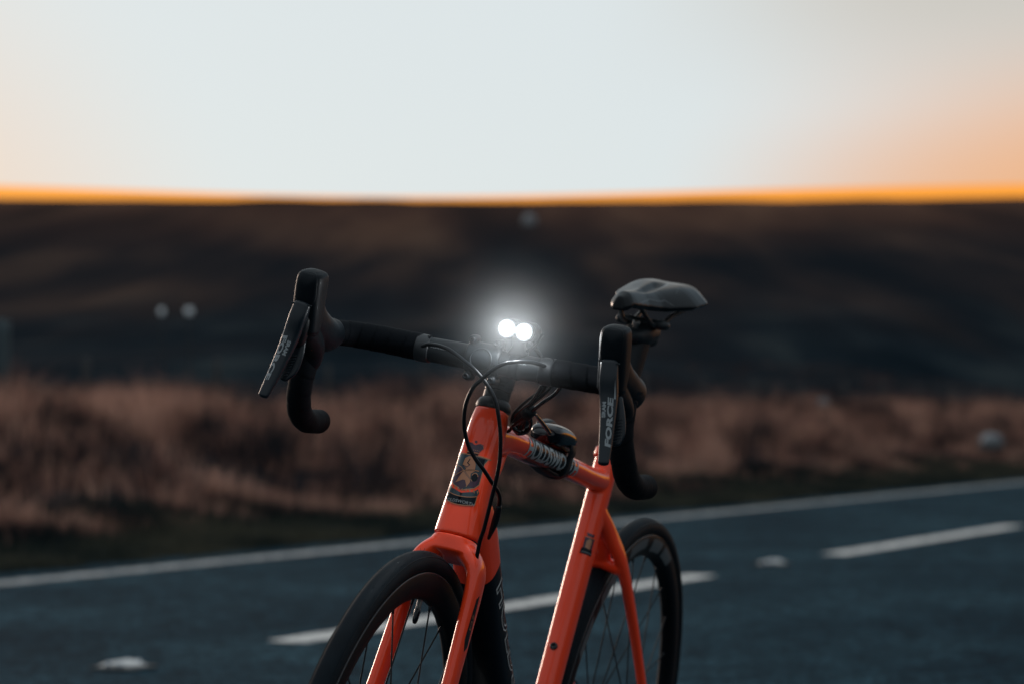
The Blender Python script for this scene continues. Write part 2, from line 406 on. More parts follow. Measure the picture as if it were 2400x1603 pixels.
def moor_material():
    m = bpy.data.materials.new('moorland'); m.use_nodes = True; nt = m.node_tree; b = nt.nodes['Principled BSDF']
    N = nt.nodes.new; L = nt.links.new
    b.inputs['Roughness'].default_value = 1; b.inputs['Specular IOR Level'].default_value = 0
    g = N('ShaderNodeNewGeometry')
    def noise(sc, det=4, stretch=(1, 1, 1)):
        mp = N('ShaderNodeMapping'); mp.inputs['Scale'].default_value = stretch; L(g.outputs['Position'], mp.inputs[0])
        n = N('ShaderNodeTexNoise'); n.inputs['Scale'].default_value = sc; n.inputs['Detail'].default_value = det; L(mp.outputs[0], n.inputs['Vector'])
        return n.outputs[0]
    def ramp(fac, pts):
        r = N('ShaderNodeValToRGB'); L(fac, r.inputs[0]); e = r.color_ramp.elements
        while len(e) < len(pts): e.new(.5)
        for q, (p, c) in zip(e, pts): q.position = p; q.color = (*c, 1)
        return r.outputs[0]
    heather = ramp(noise(.075, 5, (1, .10, .4)), [(.36, (.011, .0135, .017)), (.50, (.022, .0195, .021)), (.60, (.042, .030, .027)), (.72, (.068, .045, .036))])
    # dry molinia slope near the skyline, wet ling and rushes lower down (height above the road)
    sp = N('ShaderNodeSeparateXYZ'); L(g.outputs['Position'], sp.inputs[0])
    ad = N('ShaderNodeMath'); ad.operation = 'MULTIPLY_ADD'; L(noise(.05, 5, (1, .15, .4)), ad.inputs[0]); ad.inputs[1].default_value = 14; L(sp.outputs[2], ad.inputs[2])
    mr = N('ShaderNodeMapRange'); L(ad.outputs[0], mr.inputs[0]); mr.inputs[1].default_value = 26; mr.inputs[2].default_value = 58
    mx = N('ShaderNodeMix'); mx.data_type = 'RGBA'; L(mr.outputs[0], mx.inputs[0]); L(heather, mx.inputs[6]); 
    dry = ramp(noise(.06, 5, (1, .12, .4)), [(.36, (.056, .030, .022)), (.52, (.115, .055, .036)), (.66, (.175, .088, .054))])
    L(dry, mx.inputs[7])
    mr2 = N('ShaderNodeMapRange'); L(ad.outputs[0], mr2.inputs[0]); mr2.inputs[1].default_value = 19; mr2.inputs[2].default_value = 10
    mx2 = N('ShaderNodeMix'); mx2.data_type = 'RGBA'; L(mr2.outputs[0], mx2.inputs[0]); L(mx.outputs[2], mx2.inputs[6])
    wet = ramp(noise(.14, 4, (1, .25, .4)), [(.38, (.0065, .011, .015)), (.54, (.012, .018, .023)), (.66, (.026, .033, .036))])
    L(wet, mx2.inputs[7])
    L(mx2.outputs[2], b.inputs['Base Color'])
    return m
M_moor = moor_material()
def stack(*a): return np.unique(np.concatenate(a))
us = stack(np.linspace(-700, -60, 30), np.linspace(-60, 0, 24), np.linspace(0, 70, 240), np.linspace(70, 200, 90), np.linspace(200, 1200, 120))
ns = stack(np.linspace(-200, 0, 6), np.array([7.9, 8.19]), np.linspace(8.2, 20, 100), np.linspace(20, 60, 50), np.linspace(60, 700, 160), np.linspace(700, 1800, 8))
ns = ns[(ns < 0.1) | (ns > 7.8)]
land = grid_mesh('ground', us, ns, M_moor)

def asphalt_material():
    m = bpy.data.materials.new('asphalt'); m.use_nodes = True; nt = m.node_tree; b = nt.nodes['Principled BSDF']; N = nt.nodes.new; L = nt.links.new
    g = N('ShaderNodeNewGeometry')
    b.inputs['Roughness'].default_value = .95; b.inputs['Specular IOR Level'].default_value = .02
    def noise(sc, det=4):
        n = N('ShaderNodeTexNoise'); n.inputs['Scale'].default_value = sc; n.inputs['Detail'].default_value = det; L(g.outputs['Position'], n.inputs['Vector']); return n.outputs[0]
    v = N('ShaderNodeTexVoronoi'); v.inputs['Scale'].default_value = 80; L(g.outputs['Position'], v.inputs['Vector'])
    r = N('ShaderNodeValToRGB'); L(v.outputs['Color'], r.inputs[0]); e = r.color_ramp.elements
    e[0].position = .1; e[0].color = (.0026, .0085, .0130, 1); e[1].position = .95; e[1].color = (.031, .076, .104, 1)
    r2 = N('ShaderNodeValToRGB'); L(noise(.75, 7), r2.inputs[0]); e = r2.color_ramp.elements
    e[0].position = .36; e[0].color = (.52, .58, .62, 1); e[1].position = .66; e[1].color = (1.25, 1.2, 1.16, 1)
    r3 = N('ShaderNodeValToRGB'); L(noise(7, 5), r3.inputs[0]); e = r3.color_ramp.elements
    e[0].position = .38; e[0].color = (.62, .63, .65, 1); e[1].position = .64; e[1].color = (1.35, 1.34, 1.32, 1)
    def mul(a, c):
        x = N('ShaderNodeMix'); x.data_type = 'RGBA'; x.blend_type = 'MULTIPLY'; x.inputs[0].default_value = 1; L(a, x.inputs[6]); L(c, x.inputs[7]); return x.outputs[2]
    r4 = N('ShaderNodeValToRGB'); L(noise(26, 3), r4.inputs[0]); e = r4.color_ramp.elements
    e[0].position = .38; e[0].color = (.62, .63, .64, 1); e[1].position = .66; e[1].color = (1.45, 1.42, 1.38, 1)
    L(mul(mul(mul(r.outputs[0], r2.outputs[0]), r3.outputs[0]), r4.outputs[0]), b.inputs['Base Color'])
    bp = N('ShaderNodeBump'); bp.inputs['Strength'].default_value = .6; bp.inputs['Distance'].default_value = .004; L(v.outputs['Distance'], bp.inputs['Height']); L(bp.outputs[0], b.inputs['Normal'])
    return m
M_asph = asphalt_material()
def worn_white(name, c0, c1, lo, hi, sc=16):
    m = mat(name, c0, .7, spec=.2); nt = m.node_tree; b = nt.nodes['Principled BSDF']
    g = nt.nodes.new('ShaderNodeNewGeometry'); n = nt.nodes.new('ShaderNodeTexNoise'); n.inputs['Scale'].default_value = sc; n.inputs['Detail'].default_value = 6
    nt.links.new(g.outputs['Position'], n.inputs['Vector']); r = nt.nodes.new('ShaderNodeValToRGB'); nt.links.new(n.outputs[0], r.inputs[0])
    e = r.color_ramp.elements; e[0].position = lo; e[0].color = (*c1, 1); e[1].position = hi; e[1].color = (*c0, 1)
    nt.links.new(r.outputs[0], b.inputs['Base Color']); return m
M_line = worn_white('road_marking', (.70, .67, .63), (.16, .165, .17), .30, .52, 9)
M_edge = worn_white('edge_marking', (.46, .44, .42), (.08, .095, .105), .35, .62, 11)
def strip(name, u0, u1, n0, n1, z, m, du=2., wav=0):
    k = max(2, int(abs(u1-u0)/du)+1); V = []; F = []
    for i, u in enumerate(np.linspace(u0, u1, k)):
        a = wav*(vnoise(np.array([u*1.7]), np.array([3.3]), 9)[0]-.5); b_ = wav*(vnoise(np.array([u*1.7]), np.array([8.3]), 9)[0]-.5)
        V += [rp(u, n0+a, z), rp(u, n1+b_, z)]
        if i: F.append((2*i-2, 2*i, 2*i+1, 2*i-1))
    o = mesh_obj(name, V, F, m, None, smooth=False)
    if o.data.polygons[0].normal.z < 0: o.data.flip_normals()
    return o
road = strip('road', -250, 900, 1.35, 8.16, .0, M_asph, .35, wav=.16); road['kind'] = 'structure'
layby = strip('lay_by', -250, 900, -9, 1.42, -.004, M_asph, 4); layby['kind'] = 'structure'
far_line = strip('road_edge_line', -250, 900, 7.53, 7.72, .004, M_edge, .5, wav=.03); far_line['kind'] = 'structure'
near_line = strip('road_edge_line', -250, 900, 1.66, 1.80, .004, M_edge, 1, wav=.03); near_line['kind'] = 'structure'
dashes = [(8.26, 12.55), (14.72, 19.05)]
for k in range(1, 9): dashes.append((14.85+6.6*k, 14.85+6.6*k+4.1))
for k in range(1, 3): dashes.append((8.2-6.6*k, 8.2-6.6*k+4.1))
for u0, u1 in dashes:
    o = strip('centre_line_dash', u0, u1, 4.65, 4.815, .004, M_line, .4, wav=.012); o['kind'] = 'structure'

# cat's eyes: iron casting, white rubber pad, glass beads
M_cast = mat('white_rubber_stud', (.80, .78, .75), .6, var=(22, (.38, .38, .37))); M_iron = mat('iron_casting', (.05, .05, .05), .6, metal=.5); M_bead = mat('glass_bead', (.5, .55, .6), .1)
M_worn = worn_white('worn_pad', (.30, .28, .26), (.05, .06, .065), .4, .6, 30)
def cats_eye(u, n, label, sx=1.0):
    c = rp(u, n, 0); Mx = Matrix.Rotation(-RH, 4, 'Z'); Mx.translation = c
    e = empty('cats_eye', Mx, label, 'road stud')
    e['group'] = 'reflective studs along the centre line'
    a = MB(); loft(a, [(0, -.075, .004), (0, 0, .006), (0, .075, .004)], [(.085*sx, .006, 4)]*3, (1, 0, 0), 16, 4, cap=.5); a.build('casting', M_iron, e)
    b = MB(); loft(b, [(-.072*sx, .008, .008), (0, 0, .016), (.058*sx, -.006, .012)], [(.040, .006, 2.2), (.056, .013, 3), (.046, .007, 2.4)], (0, 1, 0), 16, 5, cap=.6); b.build('rubber_pad', M_cast, e)
    for sx_ in (-1, 1):
        for sy in (-1, 1):
            q = MB(); revolve(q, [(0, .009), (.006, .007), (.009, 0), (.008, -.005)], (sx_*.022, sy*.056, .020), (0, sy, 0), 12); q.build('glass_bead', M_bead, e)
    return e
cats_eye(7.19, 4.73, 'white road stud set before the near dash, left of the front wheel', 1.0)
cats_eye(13.62, 4.73, 'white road stud in the gap between the two long centre dashes', 1.0)

# ------------------------------------------------------------------ grasses
def blades(name, cen, hts, per, width, spread, m, bend=.7, seed=1, label=None, cat=None):
    r = np.random.default_rng(seed); n = len(cen)*per
    base = np.repeat(cen, per, 0).astype(float); H = np.repeat(hts, per)*r.uniform(.55, 1.15, n)
    sp = np.repeat(spread if np.ndim(spread) else np.full(len(cen), spread), per)
    ang = r.uniform(0, 2*pi, n); rad = sp*np.sqrt(r.uniform(0, 1, n))
    base[:, 0] += np.cos(ang)*rad; base[:, 1] += np.sin(ang)*rad
    base[:, 2] = land_z(base[:, 0], base[:, 1])-.01
    lean_a = ang+r.normal(0, .7, n); ln = r.uniform(.1, 1, n)*bend
    dx, dy = np.cos(lean_a)*ln*H, np.sin(lean_a)*ln*H
    wa = r.uniform(0, pi, n); wx, wy = np.cos(wa)*width/2, np.sin(wa)*width/2
    V = np.zeros((n, 5, 3))
    for k, (t, w) in enumerate(((0, 1), (0, -1), (.55, .8), (.55, -.8), (1, 0))):
        V[:, k, 0] = base[:, 0]+dx*t**1.8+wx*w; V[:, k, 1] = base[:, 1]+dy*t**1.8+wy*w; V[:, k, 2] = base[:, 2]+H*t*(1-.15*ln*t)
    idx = (np.arange(n)*5)[:, None]
    quad = np.hstack([idx, idx+1, idx+3, idx+2]); tri = np.hstack([idx+2, idx+3, idx+4])
    loops = np.hstack([quad, tri]).ravel().astype(np.int32)
    me = bpy.data.meshes.new(name); me.vertices.add(n*5); me.vertices.foreach_set('co', V.ravel())
    me.loops.add(len(loops)); me.loops.foreach_set('vertex_index', loops)
    ls = np.stack([np.arange(n)*7, np.arange(n)*7+4], 1).ravel().astype(np.int32)
    me.polygons.add(2*n); me.polygons.foreach_set('loop_start', ls); me.update(calc_edges=True); me.validate()
    tint = np.repeat(r.uniform(0, 1, len(cen)), per)*.75+r.uniform(0, .25, n)
    at = me.attributes.new('tint', 'FLOAT', 'POINT'); at.data.foreach_set('value', np.repeat(tint, 5).astype(np.float32))
    me.materials.append(m); o = bpy.data.objects.new(name, me); COL.objects.link(o); o['kind'] = 'stuff'
    if label: o['label'] = label; o['category'] = cat
    return o
def blade_mat(name, pts, sc=.28, transl=.3):
    m = bpy.data.materials.new(name); m.use_nodes = True; nt = m.node_tree; N = nt.nodes.new; L = nt.links.new
    b = nt.nodes['Principled BSDF']; b.inputs['Roughness'].default_value = .75; b.inputs['Specular IOR Level'].default_value = .15
    g = N('ShaderNodeNewGeometry'); a = N('ShaderNodeAttribute'); a.attribute_name = 'tint'
    n = N('ShaderNodeTexNoise'); n.inputs['Scale'].default_value = sc; n.inputs['Detail'].default_value = 4; L(g.outputs['Position'], n.inputs['Vector'])
    n.inputs['Detail'].default_value = 1.2
    s1 = N('ShaderNodeMath'); s1.operation = 'MULTIPLY_ADD'; L(n.outputs[0], s1.inputs[0]); s1.inputs[1].default_value = 3.0; s1.inputs[2].default_value = -1.16
    s2 = N('ShaderNodeMath'); s2.operation = 'MULTIPLY_ADD'; L(a.outputs['Fac'], s2.inputs[0]); s2.inputs[1].default_value = .35; L(s1.outputs[0], s2.inputs[2])
    r = N('ShaderNodeValToRGB'); L(s2.outputs[0], r.inputs[0]); e = r.color_ramp.elements
    while len(e) < len(pts): e.new(.5)
    for q, (p, c) in zip(e, pts): q.position = p; q.color = (*c, 1)
    L(r.outputs[0], b.inputs['Base Color'])
    tr = N('ShaderNodeBsdfTranslucent'); L(r.outputs[0], tr.inputs[0]); mx = N('ShaderNodeMixShader'); mx.inputs[0].default_value = transl
    L(b.outputs[0], mx.inputs[1]); L(tr.outputs[0], mx.inputs[2])
    L(mx.outputs[0], nt.nodes['Material Output'].inputs[0]); return m
M_russet = blade_mat('russet_grass', [(.27, (.009, .012, .016)), (.45, (.066, .040, .035)), (.62, (.30, .145, .108)), (.86, (.54, .31, .23))], 1.35)
M_green = blade_mat('verge_grass', [(.2, (.009, .016, .016)), (.5, (.024, .031, .025)), (.8, (.062, .060, .042))], .8)
M_heath = blade_mat('heather_tufts', [(.2, (.012, .013, .018)), (.6, (.035, .025, .026)), (.9, (.075, .045, .040))], .3)
def scatter(k, u0, u1, n0, n1, seed, keep=None):
    r = np.random.default_rng(seed); t = r.uniform(0, 1, k)
    u = u0+(u1-u0)*t**1.5; n = r.uniform(n0, n1, k)
    x = ru[0]*u+rn[0]*n; y = ru[1]*u+rn[1]*n
    ok = (x < y*.225+1.5) & (-x < y*.33+3) & (y > 2)
    if keep is not None: ok &= keep(u, n, r)
    c = np.stack([x[ok], y[ok], x[ok]*0], 1); return c, u[ok], n[ok]
c, u, n = scatter(36000, 1, 75, 9.2, 22, 3, lambda u, n, r: (r.uniform(0, 1, len(u)) > .93*sstep(n, 12.5, 20)) & (vnoise(u*1.1, n*1.2, 21) > .34+.25*r.uniform(0, 1, len(u))) | (r.uniform(0, 1, len(u)) < .2))
blades('moor_grass', c, .10+(.50*vnoise(u*.9, n*1.1, 33)**2+.26*vnoise(u*.25, n*.35, 37))*sstep(n, 9, 11)+.05, 13, .007, .13, M_russet, seed=4,
       label='tall russet moor grass in dense tussocks along the far roadside bank', cat='grass')
c, u, n = scatter(16000, 1, 75, 8.05, 10.3, 5)
blades('verge_grass', c, .05+.10*vnoise(u*.8, n*.8, 34)+.03*sstep(n, 8.2, 9.2), 14, .006, .10, M_green, seed=6,
       label='short dark green grass strip between the road edge and russet grass', cat='grass')
c, u, n = scatter(9000, 15, 140, 17.5, 45, 8)
blades('heather', c, .25+.25*vnoise(u*.2, n*.2, 36), 9, .012, .3, M_heath, seed=9,
       label='dark low heather on the moor behind the russet grass', cat='heather')

# roadside posts and pale specks far off
M_post = mat('weathered_post', (.012, .018, .022), .9, var=(20, (.018, .022, .026))); M_refl = mat('white_post_cap', (.75, .80, .82), .5)
def marker_post(x, y, h, label, capr=.05, gz=None):
    z = float(land_z(np.array([x]), np.array([y]))[0]) if gz is None else gz
    e = empty('marker_post', Matrix.Translation((x, y, z-.05)), label, 'marker post'); e['group'] = 'white topped marker posts on the moor'
    a = MB(); loft(a, [(0, 0, 0), (0, 0, h*.5), (0, 0, h)], [(.018, .018, 5)]*3, (1, 0, 0), 16, 3, cap=.2); a.build('post', M_post, e)
    b = MB(); revolve(b, [(0, .02), (capr*.8, .018), (capr, .0), (capr, -.08), (capr*.7, -.10)], (0, 0, h+.02), (0, 0, 1), 20); b.build('reflector_cap', M_refl, e)
def px2xy(px, dist): return (px-1200)/6092*dist, dist
for px, py, dist, lab, cr in ((378, 722, 44, 'left one of two white topped posts behind the grass', .045), (443, 721, 42, 'right one of two white topped posts, the brighter cap', .06)):
    x, y = px2xy(px, dist); z = float(land_z(np.array([x]), np.array([y]))[0]); zt = .8335+(968-py)/6092*dist
    marker_post(x, y, zt-z, lab, cr)

M_stone = mat('pale_stone', (.24, .25, .26), .8, bump=(12, .5, .02), var=(9, (.12, .13, .14)))
def rock(x, y, s, label, dz=0):
    z = float(land_z(np.array([x]), np.array([y]))[0])+dz
    bmx = bmesh.new(); bmesh.ops.create_icosphere(bmx, subdivisions=3, radius=1)
    for v in bmx.verts:
        k = 1+.35*(vnoise(np.array([v.co.x*1.7+9]), np.array([v.co.y*1.7+v.co.z*1.3+5]), 50)[0]-.5)
        v.co = Vector((v.co.x*s[0]*k, v.co.y*s[1]*k, v.co.z*s[2]*k))
    me = bpy.data.meshes.new('boulder'); bmx.to_mesh(me); bmx.free(); me.materials.append(M_stone)
    me.polygons.foreach_set('use_smooth', [True]*len(me.polygons))
    o = bpy.data.objects.new('boulder', me); COL.objects.link(o); o.location = (x, y, z+s[2]*.6); o['label'] = label; o['category'] = 'boulder'
x, y = px2xy(2322, 37); rock(x, y, (.16, .14, .13), 'small pale boulder among the grass at the far right', .30)
x, y = px2xy(1930, 46); rock(x, y, (.09, .09, .08), 'pale grey stone on the moor to the right of the saddle', .25)
x, y = px2xy(1240, 380); rock(x, y, (1.0, .9, 1.1), 'lone pale boulder high on the hillside above the lamp')

# wire fence running along the back of the bank
M_fence = mat('fence_wood', (.035, .035, .035), .9)
M_wire = mat('fence_wire', (.06, .065, .07), .5, metal=.5)
def fence():
    us_ = np.arange(12, 110, 3.2); nn = 19.0
    pts = []
    x0, y0 = ru*us_[0]+rn*nn
    z0 = float(land_z(np.array([x0]), np.array([y0]))[0])
    e = empty('wire_fence', Matrix.Translation((x0, y0, z0)), 'dark post and wire fence along the back of the grass bank', 'fence')
    tops = []
    for u_ in us_:
        x, y = ru*u_+rn*nn; z = float(land_z(np.array([x]), np.array([y]))[0])
        loc = np.array([x-x0, y-y0, z-z0]); tops.append(loc)
        if abs(x) < y*.21+1:
            a = MB(); loft(a, [loc+(0, 0, -.1), loc+(0, 0, .5), loc+(0, 0, 1.0)], [(.04, .04, 6)]*3, (1, 0, 0), 12, 2, cap=.2); a.build('fence_post', M_fence, e)
    for h in (.45, .7, .95):
        a = MB(); tube(a, [t+(0, 0, h) for t in tops], .003, 5, 1); a.build('wire', M_wire, e)
fence()
# tall stout post cut by the left edge of the picture
x, y = px2xy(4, 33); z = float(land_z(np.array([x]), np.array([y]))[0])
e = empty('gate_post', Matrix.Translation((x, y, z-.05)), 'stout grey blue post cut by the left edge of the photo', 'post')
a = MB(); loft(a, [(0, 0, 0), (0, 0, 1.0), (0, 0, .8335+(968-745)/6092*33-z)], [(.09, .09, 5)]*3, (1, 0, 0), 16, 3, cap=.25); a.build('post', mat('grey_post', (.035, .055, .062), .8), e)

# ================================================================== THE BICYCLE
bike = empty('road_bicycle', BM, 'orange and black road bicycle leaning on the tarmac in the foreground', 'bicycle')
# ---- frame
mb = MB()
# head tube: slim at the collar, deep and broad at the crown
hpts = [TOP+hd*t for t in (.0, .018, .05, .10, .14, .1703)]
loft(mb, hpts, [(.0215, .0215, 2.3), (.0235, .0250, 2.4), (.0245, .0280, 2.5), (.0255, .0300, 2.5), (.0280, .0310, 2.4), (.0300, .0310, 2.3)], (0, 1, 0), 36, 6, cap=.05)
# top tube
loft(mb, [(.386, 0, .812), (.345, 0, .813), (.30, 0, .809), (.18, 0, .791), (.05, 0, .772), (-.07, 0, .754), (-.142, 0, .745)],
     [(.020, .026, 2.3), (.020, .0205, 2.2), (.0215, .0180, 2.1), (.0215, .0172, 2.1), (.0205, .0162, 2.1), (.0180, .0155, 2.1), (.0155, .0170, 2.2)], (0, 1, 0), 36, 6, cap=.3)
# fairing under the junction
loft(mb, [TOP+hd*.050+hp*-.008, (.362, 0, .770), (.335, 0, .800)], [(.017, .016, 2), (.014, .013, 2), (.012, .009, 2)], (0, 1, 0), 24, 5)
# down tube
loft(mb, [TOP+hd*.135, TOP+hd*.150+hp*-.055, (.27, 0, .545), (.14, 0, .405), BB+(.01, 0, .01)],
     [(.027, .036, 2.5), (.0275, .034, 2.6), (.0290, .0290, 2.9), (.031, .028, 3), (.033, .028, 2.8)], (0, 1, 0), 40, 7, cap=.3)
# seat tube with the deep section it has behind the rear wheel cutout
loft(mb, [BB+sd_*.0, BB+sd_*.15, BB+sd_*.30, BB+sd_*.44, BB+sd_*.50, BB+sd_*.530],
     [(.0230, .022, 2.4), (.0172, .0215, 2.5), (.0168, .0225, 2.6), (.0168, .0235, 2.5), (.0172, .0230, 2.4), (.0172, .0225, 2.3)], (0, 1, 0), 36, 6, cap=.05)
for s in (-1, 1):   # stays
    loft(mb, [BB+sd_*.452+(0, s*.006, 0), (-.172, s*.017, .668), (-.203, s*.0335, .627), (-.262, s*.0455, .549), (-.336, s*.057, .447), (-.398, s*.067, .352)],
         [(.0120, .013, 2.2), (.0105, .014, 2.3), (.0085, .0115, 2.4), (.0075, .0095, 2.4), (.0068, .0090, 2.4), (.008, .010, 2.4)], (0, 1, 0), 20, 6)
    loft(mb, [BB+(-.01, s*.020, 0), (-.10, s*.034, .285), (-.25, s*.050, .312), (-.402, s*.063, .338)], [(.012, .020, 2.4), (.0085, .016, 2.4), (.0085, .012, 2.4), (.008, .010, 2.4)], (0, 1, 0), 20, 6)
    revolve(mb, [(.014, -.004), (.016, 0), (.014, .004)], RAX+(0, s*.064, 0), (0, 1, 0), 20)
loft(mb, [(-.207, -.029, .616), (-.205, 0, .622), (-.207, .029, .616)], [(.013, .010, 2)]*3, (1, 0, .4), 18, 5)
loft(mb, [(-.165, 0, .690), (-.182, 0, .655), (-.204, 0, .622)], [(.010, .012, 2), (.016, .012, 2), (.018, .009, 2)], (0, 1, 0), 18, 5)
revolve(mb, [(.021, -.040), (.023, -.036), (.023, .036), (.021, .040)], BB, (0, 1, 0), 36)
frame = mb.build('frame', M_frame, bike); fuse(frame, .0019, 5)
T_frame = bvh(frame)

# head badge ------------------------------------------------------------
D = Decals(T_frame, TOP+hd*.092, -hd, hp, radius=.030)
# b axis of Decals = cross(a, n): make u run towards rider's left
sgn = 1 if D.b[1] > 0 else -1
def P(*pts): return [(sgn*x*.001, y*.00092+.006) for x, y in pts]
TE, PU, TA, WH, NV = 0, 1, 2, 3, 4
w1, w2 = .0009, .0006
def arc(cx, cy, rx, ry, a0, a1, n=9): return [(cx+rx*cos(radians(a)), cy+ry*sin(radians(a))) for a in np.linspace(a0, a1, n)]
# shield
shield = [(-24, 20), (23, 20), (19, 12), (19, -18), (14, -25), (0, -31), (-14, -25), (-20, -18), (-21, 12)]
D.poly(P(*shield), TE, .0003)
D.line(P(*shield, shield[0]), .0011, TA, .0005)
D.line(P((-27, 20.6), (27, 20.6)), .0015, TA, .0006)
D.poly(P((-21, -2), (-21, -20), (-3, -28), (2, -8), (-9, 2)), PU, .0005)
D.poly(P((6, 18), (18, 18), (18, 4), (10, 8)), NV, .0005)
D.poly(P((4, -24), (14, -24), (18, -14), (18, -4), (10, -6)), PU, .0005)
# figure in tan, helmet and face lines
D.poly(P((-8, 14), (-3, 18), (3, 17), (8, 8), (9, -2), (5, -6), (7, -18), (4, -26), (-2, -16), (-12, -22), (-7, -8), (-3, 0), (-9, 5)), TA, .0007)
D.line(P((-1, 14), (-3, 8), (0, 6)), .0012, NV, .0009)
D.line(P((-9, 4), (-2, 2), (1, 6)), .0010, PU, .0009)
D.line(P((-21, 4), (-10, 1), (0, -8), (9, -16)), .0016, TE, .0009); D.line(P((-21, 4), (-10, 1), (0, -8), (9, -16)), .0007, TA, .0010)
D.line(P((-15, -12), (-6, -4), (4, -1), (14, 0)), .0018, NV, .0009); D.line(P((-15, -12), (-6, -4), (4, -1), (14, 0)), .0009, TA, .0010)
D.poly(P(*arc(11, -10, 4, 6, 0, 330, 12)), NV, .0009); D.line(P(*arc(11, -10, 4, 6, 20, 160, 6)), .0008, TA, .0010)
D.poly(P((-9, -24), (0, -16), (4, -24), (-2, -31)), PU, .0009)
# crown
D.poly(P((-8, 25), (8, 25), (12, 32), (11, 37), (6, 38), (1.5, 35), (-1.5, 35), (-6, 38), (-11, 37), (-12, 32)), PU, .0005)
D.poly(P(*arc(0, 39.5, 2, 2, 0, 330, 10)), PU, .0005)
for k in range(15):
    a = radians(-20+k*220/14); 
    D.poly(P(*[(12.2*cos(a)*1.0+.5*cos(q), 31.5+6.6*abs(sin(a))*(.9+.3*abs(cos(a)))+.5*sin(q)) for q in np.linspace(0, 2*pi, 6, endpoint=False)]), TA, .0007)
for k in range(7):
    D.poly(P(*[(-7.5+2.5*k+.7*cos(q), 27.5+.7*sin(q)) for q in np.linspace(0, 2*pi, 6, endpoint=False)]), TA, .0007)
D.line(P((-9, 24), (9, 24)), .0013, TA, .0006)
D.line(P((-7, 21.8), (7, 21.8)), .0022, NV, .0007)
# laurel and ribbon
D.poly(P((-23, -24), (-14, -30), (0, -35), (14, -30), (19, -24), (22, -29), (19, -37), (0, -40), (-22, -37)), TE, .0005)
for k in range(8):
    x = -17+k*5; D.poly(P((x, -30-abs(x)*-.12), (x+2, -28-abs(x)*-.12), (x+3, -32)), TA, .0007)
rib = arc(0, -18, 30, 22, 228, 312, 11)
low = arc(0, -30, 30, 22, 312, 228, 11)
D.poly(P(*rib, *low), NV, .0008); D.line(P(*rib), .0009, TA, .0010); D.line(P(*low), .0009, TA, .0010); D.line(P(rib[-1], low[0]), .0009, TA, .0010)
D.text('HOLDSWORTH', (0, -.0375), .0056, WH, .0011, sx=1.0*sgn, sy=1.0)
D.build('head_badge', [M_teal, M_purple, M_tan, M_white, M_band], frame)

# seat tube badge (the same arms, small)
D = Decals(T_frame, BB+sd_*.397, sd_, (sin(ST), .55, 0), radius=.020)
sg2 = 1 if D.b[1] > 0 else -1
def P2(*pts): return [(sg2*x*.001, y*.001) for x, y in pts]
D.poly(P2((-9, -16), (10, -16), (9, -7), (-8, -7)), NV, .0004)
D.poly(P2((-7, -7), (8, -7), (8, 9), (-7, 9)), PU, .0004)
D.poly(P2((-4, -6), (3, -8), (4, 6), (0, 8), (-4, 4)), TA, .0007)
D.line(P2((-8, 9), (9, 9)), .0010, TA, .0007); D.poly(P2((-5, 11), (5, 11), (6, 16), (0, 15), (-6, 16)), PU, .0004)
D.line(P2((-7, -13), (8, -13)), .0008, WH, .0006)
D.build('seat_tube_badge', [M_teal, M_purple, M_tan, M_white, M_band], frame)

# top tube band with the maker's name on the left side
tta = nrm((.30-.05, 0, .809-.772)); ttc = np.array([.10, 0, .7795])
D = Decals(T_frame, ttc, tta, (0, 1, 0), radius=.018)
TT0, TT1 = -.034, .168
def up(u): return u if D.b[2] > 0 else -u
D.poly([(up(.0165), TT1+.004), (up(.0165), TT0+.004), (up(-.0225), TT0-.008), (up(-.0225), TT1-.008)], 0, .0003)
# text must run from head (v+) to seat (v-): rotate -90 with upright towards +z
D.text('HOLDSWORTH', (up(-.002), (TT0+TT1)/2), .0395, 1, .0006, bold=.0011, sx=.86, sy=.80, rot=-pi/2 if D.b[2] < 0 else -pi/2, shear=.15, space=1.0)
dd = D.build('top_tube_lettering', [M_band, M_print], frame)
if D.b[2] < 0:
    pass

# down tube lettering, outlined, left side
dta = nrm(np.array([.27, 0, .545])-np.array([.14, 0, .405])); dtc = np.array([.205, 0, .475])
D = Decals(T_frame, dtc, dta, (0, 1, 0), radius=.030)
uo = -.015 if D.b@np.array([1, 0, -1.]) > 0 else .015
D.text('HOLDSWORTH', (uo, -.025), .060, 0, .0005, bold=.0022, sx=.98, sy=.62, rot=-pi/2, space=1.12)
D.text('HOLDSWORTH', (uo, -.025), .060, 1, .0010, bold=-.0002, sx=.98, sy=.62, rot=-pi/2, space=1.12)
D.build('down_tube_lettering', [mat('outline_print', (.55, .56, .56), .5), M_band], frame)

# bottle bolts
for t in (.240, .176):
    c = BB+sd_*t; fw = np.array([sin(ST), 0, cos(ST)])
    hit = T_frame.ray_cast(Vector(c+fw*.1), Vector(-fw), .2)[0]; hit = np.array(hit)
    a = MB(); revolve(a, [(.0055, -.004), (.0058, .0006), (.0050, .0022), (.0028, .0024), (.0024, .0008), (0, .0008)], hit, fw, 20); a.build('bottle_bolt', M_gloss, frame)
# seat collar
a = MB(); c = BB+sd_*.533
loft(a, [c-sd_*.004, c, c+sd_*.010], [(.0195, .0250, 2.3), (.0205, .026, 2.3), (.0195, .0250, 2.3)], (0, 1, 0), 32, 4, cap=.15)
a.build('seat_clamp', M_orange, frame)

# ---- headset and spacers, steering with the bar
a = MB(); revolve(a, [(.0225, .0005), (.0233, .0035), (.0228, .008), (.0205, .0125), (.0175, .0150), (.012, .015)], TOP, -hd, 40)
a.build('headset_cover', M_black, bike, sharp=35)
z0 = .0150
for h in (.0105, .0105, .0055):
    a = MB(); revolve(a, [(.0168, 0), (.0174, .0006), (.0174, h-.0008), (.0168, h-.0002)], TOP-hd*z0, -hd, 36); a.build('headset_spacer', M_black, bike, sharp=40); z0 += h
